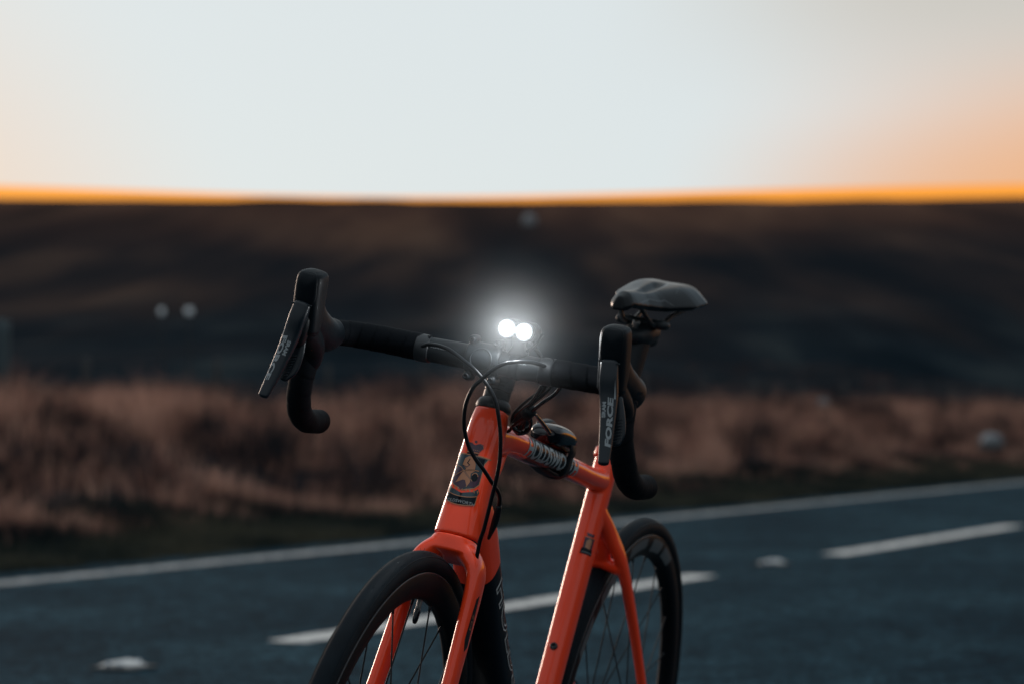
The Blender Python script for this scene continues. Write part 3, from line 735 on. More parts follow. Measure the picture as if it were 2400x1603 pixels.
# ---- stem
mb = MB()
fr = lambda p: np.array(p, float)
stc_l = (STC-CL)   # stem clamp in bar coordinates
loft(mb, [STC-CL-(-hd)*.020, STC-CL, STC-CL+(-hd)*.021], [(.0175, .0180, 2.2), (.0180, .0185, 2.3), (.0175, .0180, 2.2)], (0, 1, 0), 28, 5, cap=.1)
loft(mb, [stc_l+(.008, 0, .002), stc_l*.5, (-.018, 0, -.001)], [(.0165, .0175, 2.6), (.0155, .0155, 2.6), (.0195, .0185, 2.8)], (0, 1, 0), 28, 6, cap=.2)
revolve(mb, [(.0162, -.0215), (.0200, -.0215), (.0206, -.018), (.0206, .018), (.0200, .0215), (.0162, .0215)], (0, 0, 0), (0, 1, 0), 40, closed=True)
stem = mb.build('stem', M_black, bike, xf=lambda V: SF(V)); fuse(stem, .0013, 3)
# faceplate with four bolt lugs and a shallow round dish
mb = MB()
for s in (-1, 1):
    for zz in (-1, 1):
        loft(mb, [(-.004, s*.0165, zz*.0235), (.010, s*.0165, zz*.0235), (.016, s*.0165, zz*.0225)], [(.0055, .0055, 2)]*3, (0, 1, 0), 16, 4, cap=.4)
n_ = 22; prof = []
for k in range(n_+1):
    t = radians(-86+172*k/n_); prof.append((.0205*cos(t), .0205*sin(t)))
V = []; F = []
for sidx, y_ in enumerate((-.0225, -.020, .020, .0225)):
    for (px_, pz_) in prof:
        rr = 1.0 if 0 < sidx < 3 else .94
        V.append((px_*rr*1.02+.0012, y_, pz_*rr*1.05))
    
m_ = n_+1
for i in range(3):
    for j in range(n_): F.append((i*m_+j, (i+1)*m_+j, (i+1)*m_+j+1, i*m_+j+1))
V2 = [(x_*.83, y_, z_*.83) for x_, y_, z_ in V]; o = len(V)
F += [(o+a_[3], o+a_[2], o+a_[1], o+a_[0]) for a_ in F[:]]
for i in range(3):
    F.append((i*m_, o+i*m_, o+(i+1)*m_, (i+1)*m_)); F.append((i*m_+n_, (i+1)*m_+n_, o+(i+1)*m_+n_, o+i*m_+n_))
for j in range(n_):
    F.append((j, j+1, o+j+1, o+j)); F.append((3*m_+j, o+3*m_+j, o+3*m_+j+1, 3*m_+j+1))
mb.add(V+V2, F)
plate = mb.build('stem_faceplate', M_alloy, bike, xf=SF)
bmx = bmesh.new(); bmx.from_mesh(plate.data); bmesh.ops.recalc_face_normals(bmx, faces=bmx.faces[:]); bmx.to_mesh(plate.data); bmx.free()
fuse(plate, .0011, 3)
# round raised ring on the plate
T_pl = bvh(plate)
a = MB()
V = []; F = []; K = 40
for k in range(K):
    t = 2*pi*k/K
    for rr, off in ((.0150, -.0004), (.0146, .0007), (.0136, .0007), (.0130, -.0006)):
        y_, z_ = rr*cos(t)*1.0, rr*sin(t)
        x_ = math.sqrt(max(.0211**2-(z_/1.05)**2, 0))
        V.append((x_+off+.0016, y_, z_))
for k in range(K):
    k2 = (k+1) % K
    for j in range(3): F.append((k*4+j, k2*4+j, k2*4+j+1, k*4+j+1))
a.add(V, F); a.build('faceplate_ring', M_alloy, bike, xf=SF)
for s in (-1, 1):
    for zz in (-1, 1):
        a = MB(); revolve(a, [(.0034, -.002), (.0038, .0), (.0036, .0022), (.0019, .0024), (.0018, .0010), (0, .0010)], (.0195, s*.0165, zz*.0232), (1, 0, 0), 16); a.build('stem_bolt', M_black, bike, xf=SF)

# ---- handlebar: bare centre, then tape each side
mb = MB()
cpts = [(-.006, -.200, -.002), (-.003, -.130, .0), (0, -.085, 0), (0, -.045, 0), (0, 0, 0), (0, .045, 0), (0, .085, 0), (-.003, .130, 0), (-.006, .200, -.002)][1:-1]
tube(mb, cpts, [.0125, .0150, .0159, .0159, .0159, .0150, .0125], 32, 10)
bar = mb.build('handlebar', M_alloy, bike, xf=SF)
T_bar = None
def bar_path(s):
    return [(0, s*.074, 0), (-.001, s*.11, .001), (-.001, s*.150, .001), (.006, s*.178, .001), (.026, s*.196, -.001), (.052, s*.201, -.006), (.074, s*.204, -.022),
            (.0795, s*.207, -.050), (.069, s*.212, -.080), (.046, s*.216, -.105), (.012, s*.2185, -.1175), (-.020, s*.220, -.1195), (-.043, s*.221, -.120)]
def tape(s):
    P = crom(bar_path(s), 14); n = len(P); T = [nrm(P[min(i+1, n-1)]-P[max(i-1, 0)]) for i in range(n)]
    dist = np.concatenate([[0], np.cumsum(np.linalg.norm(np.diff(P, axis=0), axis=1))])
    # resample finely
    q = np.arange(0, dist[-1], .0016); PP = np.stack([np.interp(q, dist, P[:, k]) for k in range(3)], 1); n = len(PP)
    u = nrm(np.cross(nrm(PP[1]-PP[0]), (0, 0, 1))); K = 40; rings = []
    a = np.linspace(0, 2*pi, K, endpoint=False)
    for i in range(n):
        t = nrm(PP[min(i+1, n-1)]-PP[max(i-1, 0)]); u = nrm(u-t*(u@t)); w = np.cross(t, u)
        ph = (q[i]/.0215 - s*a/(2*pi)) % 1.0
        base = np.interp(q[i], [0, .02, .09, .14, .5], [.0168, .0171, .0165, .0152, .0152])
        r = base + .0006*ph - .0012*(ph > .94)
        r = r + .0002*np.sin(a*3+q[i]*90)
        rings.append(PP[i]+(np.outer(np.cos(a), u)+np.outer(np.sin(a), w))*r[:, None])
    c = PP[-1]; t = nrm(PP[-1]-PP[-2])
    for qq in (.35, .7, 1.05, 1.4): rings.append(c+(rings[n-1]-c)*cos(qq)+t*.011*sin(qq))
    c0 = PP[0]; t0 = nrm(PP[1]-PP[0]); rings = [c0+(rings[0]-c0)*.88-t0*.0006]+rings
    V = np.vstack(rings); m = len(rings); F = []
    for i in range(m-1):
        for j in range(K):
            k = (j+1) % K; F.append((i*K+j, i*K+k, (i+1)*K+k, (i+1)*K+j))
    F.append(tuple(range(K))[::-1]); F.append(tuple((m-1)*K+j for j in range(K)))
    b_ = MB(); b_.add(V, F); return b_.build('bar_tape', M_tape, bar, xf=SF)
for s in (-1, 1):
    tape(s)
    a = MB(); tube(a, [(0, s*.0735, 0), (0, s*.080, 0), (-.0003, s*.0905, .0002)], [.0170, .0176, .0175], 36, 4, cap=.12); a.build('finishing_tape', mat('finishing_tape', (.016, .019, .022), .45, spec=.4), bar, xf=SF)
# bar lettering, small print on the bare centre
T_bar = bvh(bar)
def bar_text(txt, y0, size, m_i):
    # laid on the front of the bar; placed through the steered transform
    org = SF1((0, y0, 0)); ax = DIR((0, 1, 0)); up_ = DIR((0, 0, 1)); nn = DIR((1, 0, 0))
    D = Decals(T_bar, org, up_, nn, radius=None)
    sg = 1 if D.b@ax > 0 else -1
    D.text(txt, (0, .0045), size, 0, .0004, sx=sg*1.6, sy=.7, shear=.0)
    D.build('bar_lettering', [M_white], bar)
bar_text('RACE', -.058, .006, 0); bar_text('SLK', .052, .005, 0)

# ---- hoods, levers
def shifter(s):
    SF = lambda V: globals()['SF'](np.atleast_2d(V)+np.array([-.008*sstep(np.atleast_2d(V)[:, 0], .06, .13)]).T*np.array([[1, 0, 0]]))
    SF1 = lambda p: SF(np.array([p]))[0]
    w = (0, s, 0)
    H = lambda x_, y_, z_: (x_, s*.200+s*y_*0+y_, z_)     # y_ in bike left direction
    m1 = MB()
    loft(m1, [(.030, s*.1985, -.002), (.052, s*.200, -.004), (.078, s*.200, .004), (.103, s*.1985, .012), (.128, s*.197, .024), (.145, s*.196, .042)],
         [(.0195, .0195, 2.0), (.0215, .0225, 2.1), (.0188, .0222, 2.3), (.0172, .0212, 2.5), (.0166, .0210, 2.7), (.0160, .0170, 2.8)], (0, 1, 0), 32, 7)
    loft(m1, [(.134, s*.197+.001, .000), (.1365, s*.1965+.001, .020), (.1420, s*.1955+.001, .045), (.1455, s*.1945+.001, .060), (.147, s*.194+.001, .0685)],
         [(.0165, .0150, 3.2), (.0172, .0185, 3.4), (.0172, .0200, 3.6), (.0172, .0200, 3.6), (.0165, .0190, 3.4)], (0, 1, 0), 36, 7, cap=.45)
    # belly under the knob down to the bar and wrap below the bend
    loft(m1, [(.128, s*.198, .000), (.108, s*.199, -.010), (.088, s*.201, -.022), (.080, s*.2035, -.036)], [(.0150, .0170, 2.6), (.0165, .0165, 2.3), (.0178, .0172, 2.1), (.0172, .0172, 2)], (0, 1, 0), 28, 6)
    hood = m1.build('brake_hood', M_rubber, bike, xf=SF); fuse(hood, .0012, 5)
    T = bvh(hood)
    # smooth raised front panel of the knob
    m2 = MB()
    K = 40; rings = []
    zc, hz, hy = .0515, .0210, .0140
    for sc_, off in ((1.0, -.002), (1.0, .0008), (.95, .0016), (.6, .0022), (.1, .0024)):
        ring = []
        for k in range(K):
            t = 2*pi*k/K; e_ = 3.4
            y_ = np.sign(cos(t))*abs(cos(t))**(2/e_)*hy*sc_; z_ = np.sign(sin(t))*abs(sin(t))**(2/e_)*hz*sc_
            xx = .1600+.10*(z_)-.0010*(y_/.014)**2
            pw = SF1((.30, s*.195+.001+y_, zc+z_)); dw = -DIR((1, 0, 0)); h_ = T.ray_cast(Vector(pw), Vector(dw), .3)[0]
            pb = np.array(h_) if h_ is not None else SF1((xx, s*.195+y_, zc+z_))
            ring.append(pb-dw*(off*.55))
        rings.append(ring)
    V = [q for r_ in rings for q in r_]; F = []
    for i in range(len(rings)-1):
        for j in range(K):
            k = (j+1) % K; F.append((i*K+j, i*K+k, (i+1)*K+k, (i+1)*K+j))
    F.append(tuple((len(rings)-1)*K+j for j in range(K)))
    m2.add(V, F); m2.build('hood_panel', M_rubber, hood)
    # lever blade
    m3 = MB()
    path = [(.1555, s*.1965, .0300), (.1590, s*.1990, .014), (.1595, s*.2030, -.008), (.1640, s*.2070, -.030), (.1700, s*.2105, -.050), (.1770, s*.2140, -.070), (.1830, s*.2165, -.0845)]
    sec = [(.0108, .0085, 3.4), (.0110, .0085, 3.2), (.0106, .0080, 2.8), (.0096, .0070, 2.6), (.0086, .0062, 2.5), (.0076, .0055, 2.5), (.0066, .0042, 2.4)]
    loft(m3, path, sec, (0, 1, 0), 28, 8, cap=.7)
    lev = m3.build('brake_lever', M_lever, bike, xf=SF)
    TL = bvh(lev)
    # pivot block between hood and blade
    a = MB(); loft(a, [(.140, s*.1965, .028), (.147, s*.198, .008), (.145, s*.200, -.012)], [(.0120, .012, 3), (.0125, .012, 3), (.0105, .009, 3)], (0, 1, 0), 20, 5); a.build('lever_pivot', M_black, lev, xf=SF)
    a = MB(); tube(a, [(.1615, s*.1965-.0128, .0312), (.1615, s*.1965+.0128, .0312)], .0011, 8, 2); a.build('pivot_pin', M_alloy, lev, xf=SF)
    # shift paddle behind the blade
    a = MB(); loft(a, [(.138, s*.203-.004*0, -.010), (.142, s*.206, -.030), (.146, s*.210, -.050), (.150, s*.213, -.062)], [(.006, .004, 2.4), (.0105, .004, 2.6), (.0115, .0035, 2.6), (.006, .003, 2.4)], (0, 1, 0), 20, 6)
    pad = a.build('shift_paddle', M_lever, bike, xf=lambda V: SF(V+np.array([0, .006, 0])))
    for k in range(8):
        b_ = MB(); zz = -.034-.0035*k; box(b_, (.1475+.0012*k, s*(.2085+.0007*k)+.006, zz), (.0012, .014, .0010), ax=[(1, 0, 0), nrm((0, 1, .35)), nrm((0, -.35, 1))]); b_.build('grip_rib', M_lever, pad, xf=SF)
    # print on the blade
    p0, p1 = np.array(path[2]), np.array(path[5])
    org = SF1((p0+p1)/2); axd = nrm(DIR(p1-p0)); nn = DIR((1, 0, .35))
    D = Decals(TL, org, -axd, nn, radius=None, du=.002, dv=.005)
    lf = DIR((0, 1, 0)); sg = 1 if D.b@lf > 0 else -1
    # text reads upward (bottom to top) on the rider's-left lever, downward on the other
    u0 = .0028
    rot_ = pi/2
    if s > 0:
        D.text('FORCE', (sg*.0042, -.0005), .0108, 0, .0004, bold=.0005, sx=1.75, sy=.80, rot=rot_, shear=.18)
        D.text('SRAM', (-sg*.0034, .0150), .0060, 0, .0004, bold=.0003, sx=1.25, sy=1.0, rot=rot_)
        D.poly([(sg*.0075, .028), (sg*.0085, .050), (sg*.0095, .028)], 0, .0004)
    else:
        D.text('FORCE', (-sg*.0042, -.0005), .0108, 0, .0004, bold=.0005, sx=1.75, sy=.80, rot=-rot_, shear=-.18)
        D.text('SRAM', (sg*.0034, .0150), .0060, 0, .0004, bold=.0003, sx=1.25, sy=1.0, rot=-rot_)
        D.poly([(-sg*.0075, .028), (-sg*.0085, .050), (-sg*.0095, .028)], 0, .0004)
    D.build('lever_lettering', [M_white], lev)
    return hood, lev
hoodR, levR = shifter(-1); hoodL, levL = shifter(1)
# embossed mark on the side bump of the rider's-left hood
TH = bvh(hoodL)
D = Decals(TH, SF1((.060, .20, -.002)), DIR((0, 0, 1)), DIR((.45, 1, 0)), radius=None)
sg = 1 if D.b@DIR((1, 0, 0)) > 0 else -1
D.text('SRAM', (0, 0), .0062, 0, .0002, sx=-sg*1.2 if sg > 0 else 1.2, sy=1)
D.build('hood_lettering', [M_gloss], hoodL)
a = MB(); box(a, (.105, -.192, -.022), (.004, .003, .004)); a.build('hood_mark', M_orange_detail, hoodR, xf=SF)

# ---- fork (steers)
def FK(a_, b_, y_): return TOP+hd*a_+hp*b_+np.array([0, y_, 0])   # along the steerer, forward of it, sideways
CR = .172
mb = MB()
loft(mb, [FK(CR+.0025, 0, 0), FK(CR+.012, .001, 0), FK(CR+.024, .003, 0)], [(.0300, .0310, 2.3), (.0325, .0300, 2.5), (.0400, .0270, 2.8)], (0, 1, 0), 36, 5, cap=.05)
for s in (-1, 1):
    loft(mb, [FK(CR+.010, .001, s*.014), FK(CR+.030, .003, s*.0335), FK(CR+.055, .006, s*.0405), (FK(CR+.12, .010, s*.0435)), FK(CR+.22, .020, s*.0475), FK(CR+.32, .036, s*.0530), FK(CR+.368, .045, s*.0570)],
         [(.014, .0260, 2.3), (.0125, .0260, 2.4), (.0098, .0240, 2.5), (.0088, .0215, 2.5), (.0082, .0185, 2.5), (.0078, .0145, 2.4), (.009, .012, 2.4)], (0, 1, 0), 28, 8)
    revolve(mb, [(.014, -.005), (.016, 0), (.014, .005)], FAX+np.array([0, s*.057, 0]), (0, 1, 0), 20)
fork = mb.build('fork', M_orange, bike, xf=S); fuse(fork, .0017, 5)
T_fork = bvh(fork)
# dark lozenge print on the outside of the left blade
D = Decals(T_fork, S(FK(CR+.105, .010, .04))[0], SR@(-hd), SR@np.array([.25, 1, 0.]), radius=None)
sgf = 1 if D.b@(SR@hp) > 0 else -1
D.poly([(sgf*-.004, .040), (sgf*.004, .034), (sgf*.010, -.020), (sgf*.004, -.034), (sgf*-.006, -.026)], 0, .0003)
D.text('F27', (sgf*.001, .004), .012, 1, .0005, rot=pi/2, sx=1.2, sy=.7)
bpy.data.objects
fl = D.build('fork_lettering', [M_band, M_tan], fork)

a = MB(); revolve(a, [(.0265, -.004), (.0268, .0), (.0268, .003), (.0265, .006)], TOP+hd*(CR+.001), hd, 40); a.build('lower_headset', M_black, bike)
# hose grommet and cable clip
a = MB(); loft(a, [S(FK(CR+.036, .018, .034))[0], S(FK(CR+.050, .020, .0365))[0]], [(.0040, .0060, 2)]*2, (0, 1, 0), 16, 3); a.build('hose_port', M_black, fork)

# ---- wheels
def wheel(c, xf, label, rotor_s=1, phase=0., valve=None, decals=False):
    cn = xf(np.array([c]))[0]; ax = xf(np.array([c+np.array([0, 1, 0])]))[0]-cn
    e1 = xf(np.array([c+np.array([1, 0, 0])]))[0]-cn; e3 = xf(np.array([c+np.array([0, 0, 1])]))[0]-cn
    R, rt, bead = .3400, .0145, .3125
    # tyre
    t = MB(); prof = []
    for k in range(25):
        q = radians(-128+256*k/24); prof.append((R-rt+rt*cos(q)*(1.0), rt*sin(q)))
    prof += [(bead+.002, .0085), (bead-.001, .0088), (bead-.001, -.0088), (bead+.002, -.0085)]
    revolve(t, prof, cn, ax, 160, closed=True)
    whl = t.build('wheel', M_tyre, bike)
    # rubber whiskers left by the mould
    wk = MB(); rr = random.Random(3)
    if label == 'front':
        for k in range(90):
            a_ = radians(60+k*1.45+rr.uniform(-.4, .4)); q = radians(rr.choice((-38, -30, 30, 38, 12, -12)))
            dv = e1*cos(a_)+e3*sin(a_); nv = dv*cos(q)+ax*sin(q); pc = cn+dv*(R-rt)
            p0 = pc+nv*(rt-.0002); tube(wk, [p0, p0+nv*.0014+e1*.0002, p0+nv*.0026+e3*.0005*rr.uniform(-1, 1)], .00022, 4, 1, cap=0)
        o_ = wk.build('tyre_whisker', M_tyre, whl); o_['kind'] = 'stuff'
    # moulded line where tread meets sidewall
    for s_ in (-1, 1):
        q = radians(52*s_); l_ = MB(); rr0 = R-rt+(rt+.0001)*cos(q); zz = (rt+.0001)*sin(q)
        revolve(l_, [(rr0+.0005, zz-.0003*s_), (rr0+.0004, zz+.0004*s_), (rr0-.0005, zz+.0003*s_)], cn, ax, 140, closed=True); l_.build('tread_edge', M_rubber, whl)
    # deep rim
    rim = MB(); prof = [(.3145, -.0102), (.3155, -.0115), (.3125, -.0125), (.300, -.0132), (.288, -.0110), (.2815, -.0055), (.2800, 0), (.2815, .0055), (.288, .0110), (.300, .0132), (.3125, .0125), (.3155, .0115), (.3145, .0102), (.310, .008), (.310, -.008)]
    revolve(rim, prof, cn, ax, 160, closed=True); rim.build('rim', M_rim, whl)
    for s_ in (-1, 1):
        l_ = MB(); revolve(l_, [(.3158, s_*.0112), (.3152, s_*.0122), (.3140, s_*.0125), (.3140, s_*.0115)], cn, ax, 160, closed=True); l_.build('rim_edge', mat('rim_edge', (.05, .055, .06), .25, spec=.6), whl)
    # spokes
    for k in range(24):
        s_ = 1 if k % 2 else -1; a_ = 2*pi*k/24+phase; off = radians(42)*(1 if (k//2) % 2 else -1)
        po = cn+(e1*cos(a_)+e3*sin(a_))*.2825; pi_ = cn+(e1*cos(a_+off)+e3*sin(a_+off))*.022+ax*s_*(.030 if s_ == rotor_s else .034)
        b_ = MB(); tube(b_, [po, pi_], .00105, 7, 1, cap=0)
        sp = b_.build('spoke', M_spoke, whl)
        b_ = MB(); dv = nrm(pi_-po); tube(b_, [po-dv*.002, po+dv*.010], [.0021, .0016], 8, 1, cap=.3); b_.build('spoke_nipple', M_black, whl)
    # hub and rotor
    h = MB(); revolve(h, [(.006, -.05), (.012, -.048), (.020, -.036), (.025, -.034), (.025, -.031), (.013, -.026), (.012, 0), (.013, .026), (.025, .031), (.025, .034), (.020, .036), (.012, .048), (.006, .05)], cn, ax, 32); h.build('hub', M_black, whl)
    rot = MB(); y_ = .042; revolve(rot, [(.062, y_-.0009), (.080, y_-.0009), (.080, y_+.0009), (.062, y_+.0009)], cn, ax, 64, closed=True)
    for k in range(6):
        a_ = k*pi/3; p0 = cn+ax*y_+(e1*cos(a_)+e3*sin(a_))*.018; p1 = cn+ax*y_+(e1*cos(a_+.5)+e3*sin(a_+.5))*.064; tube(rot, [p0, p1], .0028, 6, 1)
    rot.build('brake_rotor', M_steel, whl)
    if valve is not None:
        a_ = valve; dv = e1*cos(a_)+e3*sin(a_); b_ = MB()
        tube(b_, [cn+dv*.282, cn+dv*.262], .0030, 12, 2, cap=.1); vs_ = b_.build('valve_stem', M_steel, whl)
        for k in range(10):
            g_ = MB(); tube(g_, [cn+dv*(.280-.0011*k), cn+dv*(.2794-.0011*k)], .0034, 12, 1, cap=.1); g_.build('thread', M_steel, vs_)
        b_ = MB(); tube(b_, [cn+dv*.268, cn+dv*.264, cn+dv*.255, cn+dv*.251], [.0037, .0040, .0036, .0024], 12, 3, cap=.5); b_.build('valve_cap', M_gloss, whl)
    if decals:
        for (a0, a1, r0, r1, sk) in ((118, 108, .289, .310, .0), (105, 94, .289, .310, .0), (88, 72, .286, .311, .0), (62, 47, .288, .310, 0), (40, 28, .288, .309, 0)):
            V = []; F = []; K = 10
            for k in range(K+1):
                a_ = radians(a0+(a1-a0)*k/K)
                for j, t_ in enumerate((0, .5, 1)):
                    r_ = r0+(r1-r0)*t_*(1 if sk == 0 else 1); aa = a_+radians(3)*(t_-.5)
                    yy = np.interp(r_, [.2815, .288, .300, .3125], [.0055, .0110, .0132, .0125])+.0004
                    V.append(cn+(e1*cos(aa)+e3*sin(aa))*r_+ax*yy)
            for k in range(K):
                for j in range(2): F.append((k*3+j, (k+1)*3+j, (k+1)*3+j+1, k*3+j+1))
            g_ = MB(); g_.add(V, F); g_.build('rim_print', M_rimdec, whl)
    return whl
wf = wheel(FAX, S, 'front', 1, phase=radians(4), valve=radians(99.5))
wr = wheel(RAX, lambda V: np.atleast_2d(V), 'rear', 1, phase=radians(9), decals=True)

# ---- seatpost and saddle
mb = MB()
c0 = BB+sd_*.50
loft(mb, [c0, BB+sd_*.60, BB+sd_*.700, BB+sd_*.728], [(.0135, .0190, 2.4), (.0138, .0205, 2.4), (.0165, .0260, 2.4), (.0180, .0260, 2.4)], (0, 1, 0), 30, 5, cap=.3)
post = mb.build('seatpost', M_black, bike)
SC = BB+sd_*.742
mb = MB()
loft(mb, [SC+(.036, 0, -.018), SC+(.010, 0, -.014), SC+(-.030, 0, -.010), SC+(-.046, 0, -.020)], [(.015, .012, 2.4), (.022, .018, 2.6), (.021, .016, 2.6), (.015, .012, 2.4)], (0, 1, 0), 20, 5)
loft(mb, [SC+(.0, -.034, .004), SC+(0, 0, .003), SC+(.0, .034, .004)], [(.015, .0075, 2.6)]*3, (1, 0, 0), 18, 4)
mb.build('seatpost_head', M_alloy, post)
for x_ in (.034, -.040):
    a = MB(); revolve(a, [(0, .004), (.0055, .003), (.006, -.002), (.004, -.006), (.003, -.026), (0, -.027)], SC+(x_, 0, .002), (0, 0, 1), 14); a.build('clamp_bolt', M_steel, post)

# saddle (surface built as a grid: t along, v across)
sadz = SC[2]+.049
sx0 = SC[0]-.127; SL = .264
def sad_pt(t, v, under=0):
    # t 0 = tail .. 1 = nose
    hw = np.interp(t, [0, .05, .15, .30, .42, .55, .70, .88, .96, 1.0], [.036, .062, .0705, .066, .050, .033, .0235, .0195, .016, .009])
    x_ = sx0+SL*t; top = sadz + np.interp(t, [0, .1, .25, .5, .75, .93, 1], [.018, .0205, .017, .005, .0, -.003, -.012])
    av = abs(v); y_ = hw*np.sign(v)*min(av, 1.0)
    drop = (np.interp(t, [0, .3, .6, 1], [.020, .025, .022, .015]))*(av**2.4)
    cut = .0075*math.exp(-((v*hw)/.0085)**4)*sstep(np.array(t), .20, .32)*(1-sstep(np.array(t), .62, .78))
    wing = .004*math.exp(-((av-.55)/.3)**2)*(1-sstep(np.array(t), .3, .6))
    tail = -.010*math.exp(-((v*hw)/.016)**2)*(1-sstep(np.array(t), .0, .14))*0
    xs = x_ - (.020*(math.exp(-((abs(v*hw)-.03)/.02)**2)))*(1-sstep(np.array(t), 0, .18))
    return np.array([xs, y_, top-drop-float(cut)+float(wing)+tail])
NT, NV_ = 60, 49
V = []; F = []
ts = np.linspace(0, 1, NT); vs_ = np.linspace(-1, 1, NV_)
for t in ts:
    for v in vs_: V.append(sad_pt(t, v))
for t in ts:
    for v in vs_:
        p_ = sad_pt(t, v*.90); base_ = sad_pt(t, 1)[2]; p_[2] = min(p_[2]-.007, base_-.007); V.append(p_)
o = NT*NV_
for i in range(NT-1):
    for j in range(NV_-1):
        F.append((i*NV_+j, (i+1)*NV_+j, (i+1)*NV_+j+1, i*NV_+j+1)); F.append((o+i*NV_+j, o+i*NV_+j+1, o+(i+1)*NV_+j+1, o+(i+1)*NV_+j))
for i in range(NT-1):
    F.append((i*NV_, o+i*NV_, o+(i+1)*NV_, (i+1)*NV_)); j = NV_-1; F.append((i*NV_+j, (i+1)*NV_+j, o+(i+1)*NV_+j, o+i*NV_+j))
for j in range(NV_-1):
    F.append((j, j+1, o+j+1, o+j)); i = NT-1; F.append((i*NV_+j, o+i*NV_+j, o+i*NV_+j+1, i*NV_+j+1))
a = MB(); a.add(V, F); saddle = a.build('saddle', M_sad, bike)
bmx = bmesh.new(); bmx.from_mesh(saddle.data); bmesh.ops.recalc_face_normals(bmx, faces=bmx.faces[:]); bmx.to_mesh(saddle.data); bmx.free()
fuse(saddle, .0016, 6)
TS = bvh(saddle)
# seams and tail print
D = Decals(TS, (sx0+.05, 0, sadz+.03), (1, 0, 0), (0, 0, 1), radius=None, du=.004, dv=.004)
for s in (-1, 1):
    D.line([(s*.020, .215), (s*.019, .13), (s*.030, .085), (s*.056, .060)], .0016, 0, .0004)
    D.line([(s*.034, -.02), (s*.030, .02), (s*.036, .05)], .0010, 0, .0004)
D.build('saddle_seam', [mat('seam', (.012, .015, .018), .35, spec=.5)], saddle)
D = Decals(TS, (sx0+.02, .035, sadz+.03), (1, 0, 0), (0, 0.4, 1), radius=None, du=.004, dv=.004)
D.text('fabric', (0, .004), .016, 0, .0004, rot=0, sx=-1 if D.b[1] > 0 else 1, sy=1)
D.build('saddle_lettering', [M_black], saddle)
for s in (-1, 1):
    a = MB(); tube(a, [(sx0+.02, s*.030, sadz-.018), (sx0+.06, s*.024, sadz-.030), (SC[0]-.02, s*.022, SC[2]+.004), (SC[0]+.03, s*.022, SC[2]+.004), (SC[0]+.08, s*.016, sadz-.024), (SC[0]+.112, s*.010, sadz-.016)], .0035, 12, 8); a.build('saddle_rail', M_steel if s < 0 else M_alloy, saddle)

# ---- hoses along the bar and into frame
def hose(name, pts, r, parent=None, mm=None, lst=False):
    a = MB(); tube(a, pts, r, 12, 8); return a.build(name, mm or M_hose, parent or bike)
HB = lambda *q: SF1(q)
hose('brake_hose', [HB(*q) for q in [(-0.004, -0.13, -0.008), (0.006, -0.105, -0.005), (0.014, -0.0835, 0.0012), (0.02, -0.0694, 0.007), (0.028, -0.0431, 0.006), (0.034, -0.0163, -0.0047), (0.036, 0.0015, -0.0142), (0.036, 0.019, -0.0286), (0.034, 0.0327, -0.0474), (0.03, 0.0422, -0.0762), (0.028, 0.0464, -0.098), (0.026, 0.0484, -0.1198), (0.024, 0.0477, -0.14), (0.022, 0.0463, -0.1533), (0.018, 0.0433, -0.1817), (0.013, 0.0399, -0.2071), (0.01, 0.0365, -0.2237), (0.007, 0.0353, -0.248)]], .0026)
hose('brake_hose', [HB(*q) for q in [(-0.006, 0.115, -0.006), (0.002, 0.1, -0.001), (0.011, 0.0868, 0.0048), (0.02, 0.0735, 0.0085), (0.03, 0.0615, 0.0087), (0.042, 0.0457, 0.005), (0.048, 0.0341, -0.001), (0.052, 0.0239, -0.011), (0.054, 0.015, -0.0224), (0.054, 0.007, -0.0331), (0.052, 0.0015, -0.0486), (0.05, -0.0002, -0.0635), (0.046, 0.0005, -0.079), (0.042, 0.0037, -0.0934), (0.038, 0.0097, -0.1074), (0.034, 0.0195, -0.1211), (0.028, 0.0306, -0.1327), (0.014, 0.0414, -0.1491), (0.0, 0.0451, -0.158), (-0.012, 0.0462, -0.1681), (-0.02, 0.0443, -0.1797), (-0.026, 0.0416, -0.1932)]], .0026)
a = MB(); loft(a, [SF1((-.020, .0443, -.1797)), SF1((-.028, .0405, -.200)), SF1((-.036, .034, -.222))], [(.004, .0048, 2), (.0045, .006, 2), (.002, .003, 2)], (0, 1, 0), 14, 4); a.build('hose_grommet', M_black, bike)
# electronic shift wires hanging behind the bar into the top of the down tube
for k, (dx, dy, dz) in enumerate(((0, 0, 0), (.006, .006, .004), (-.004, -.004, .007))):
    hose('gear_wire', [HB(-.008, .0830+dy, -.008), HB(-.016, .0780+dy, -.020), HB(-.030+dx, .0679+dy, -.0337+dz*.5), HB(-.045+dx, .0514+dy, -.0507+dz), HB(-.070+dx, .0307+dy, -.0716+dz), HB(-.085, .0229, -.0845), (.366, .016, .826)], .0020)

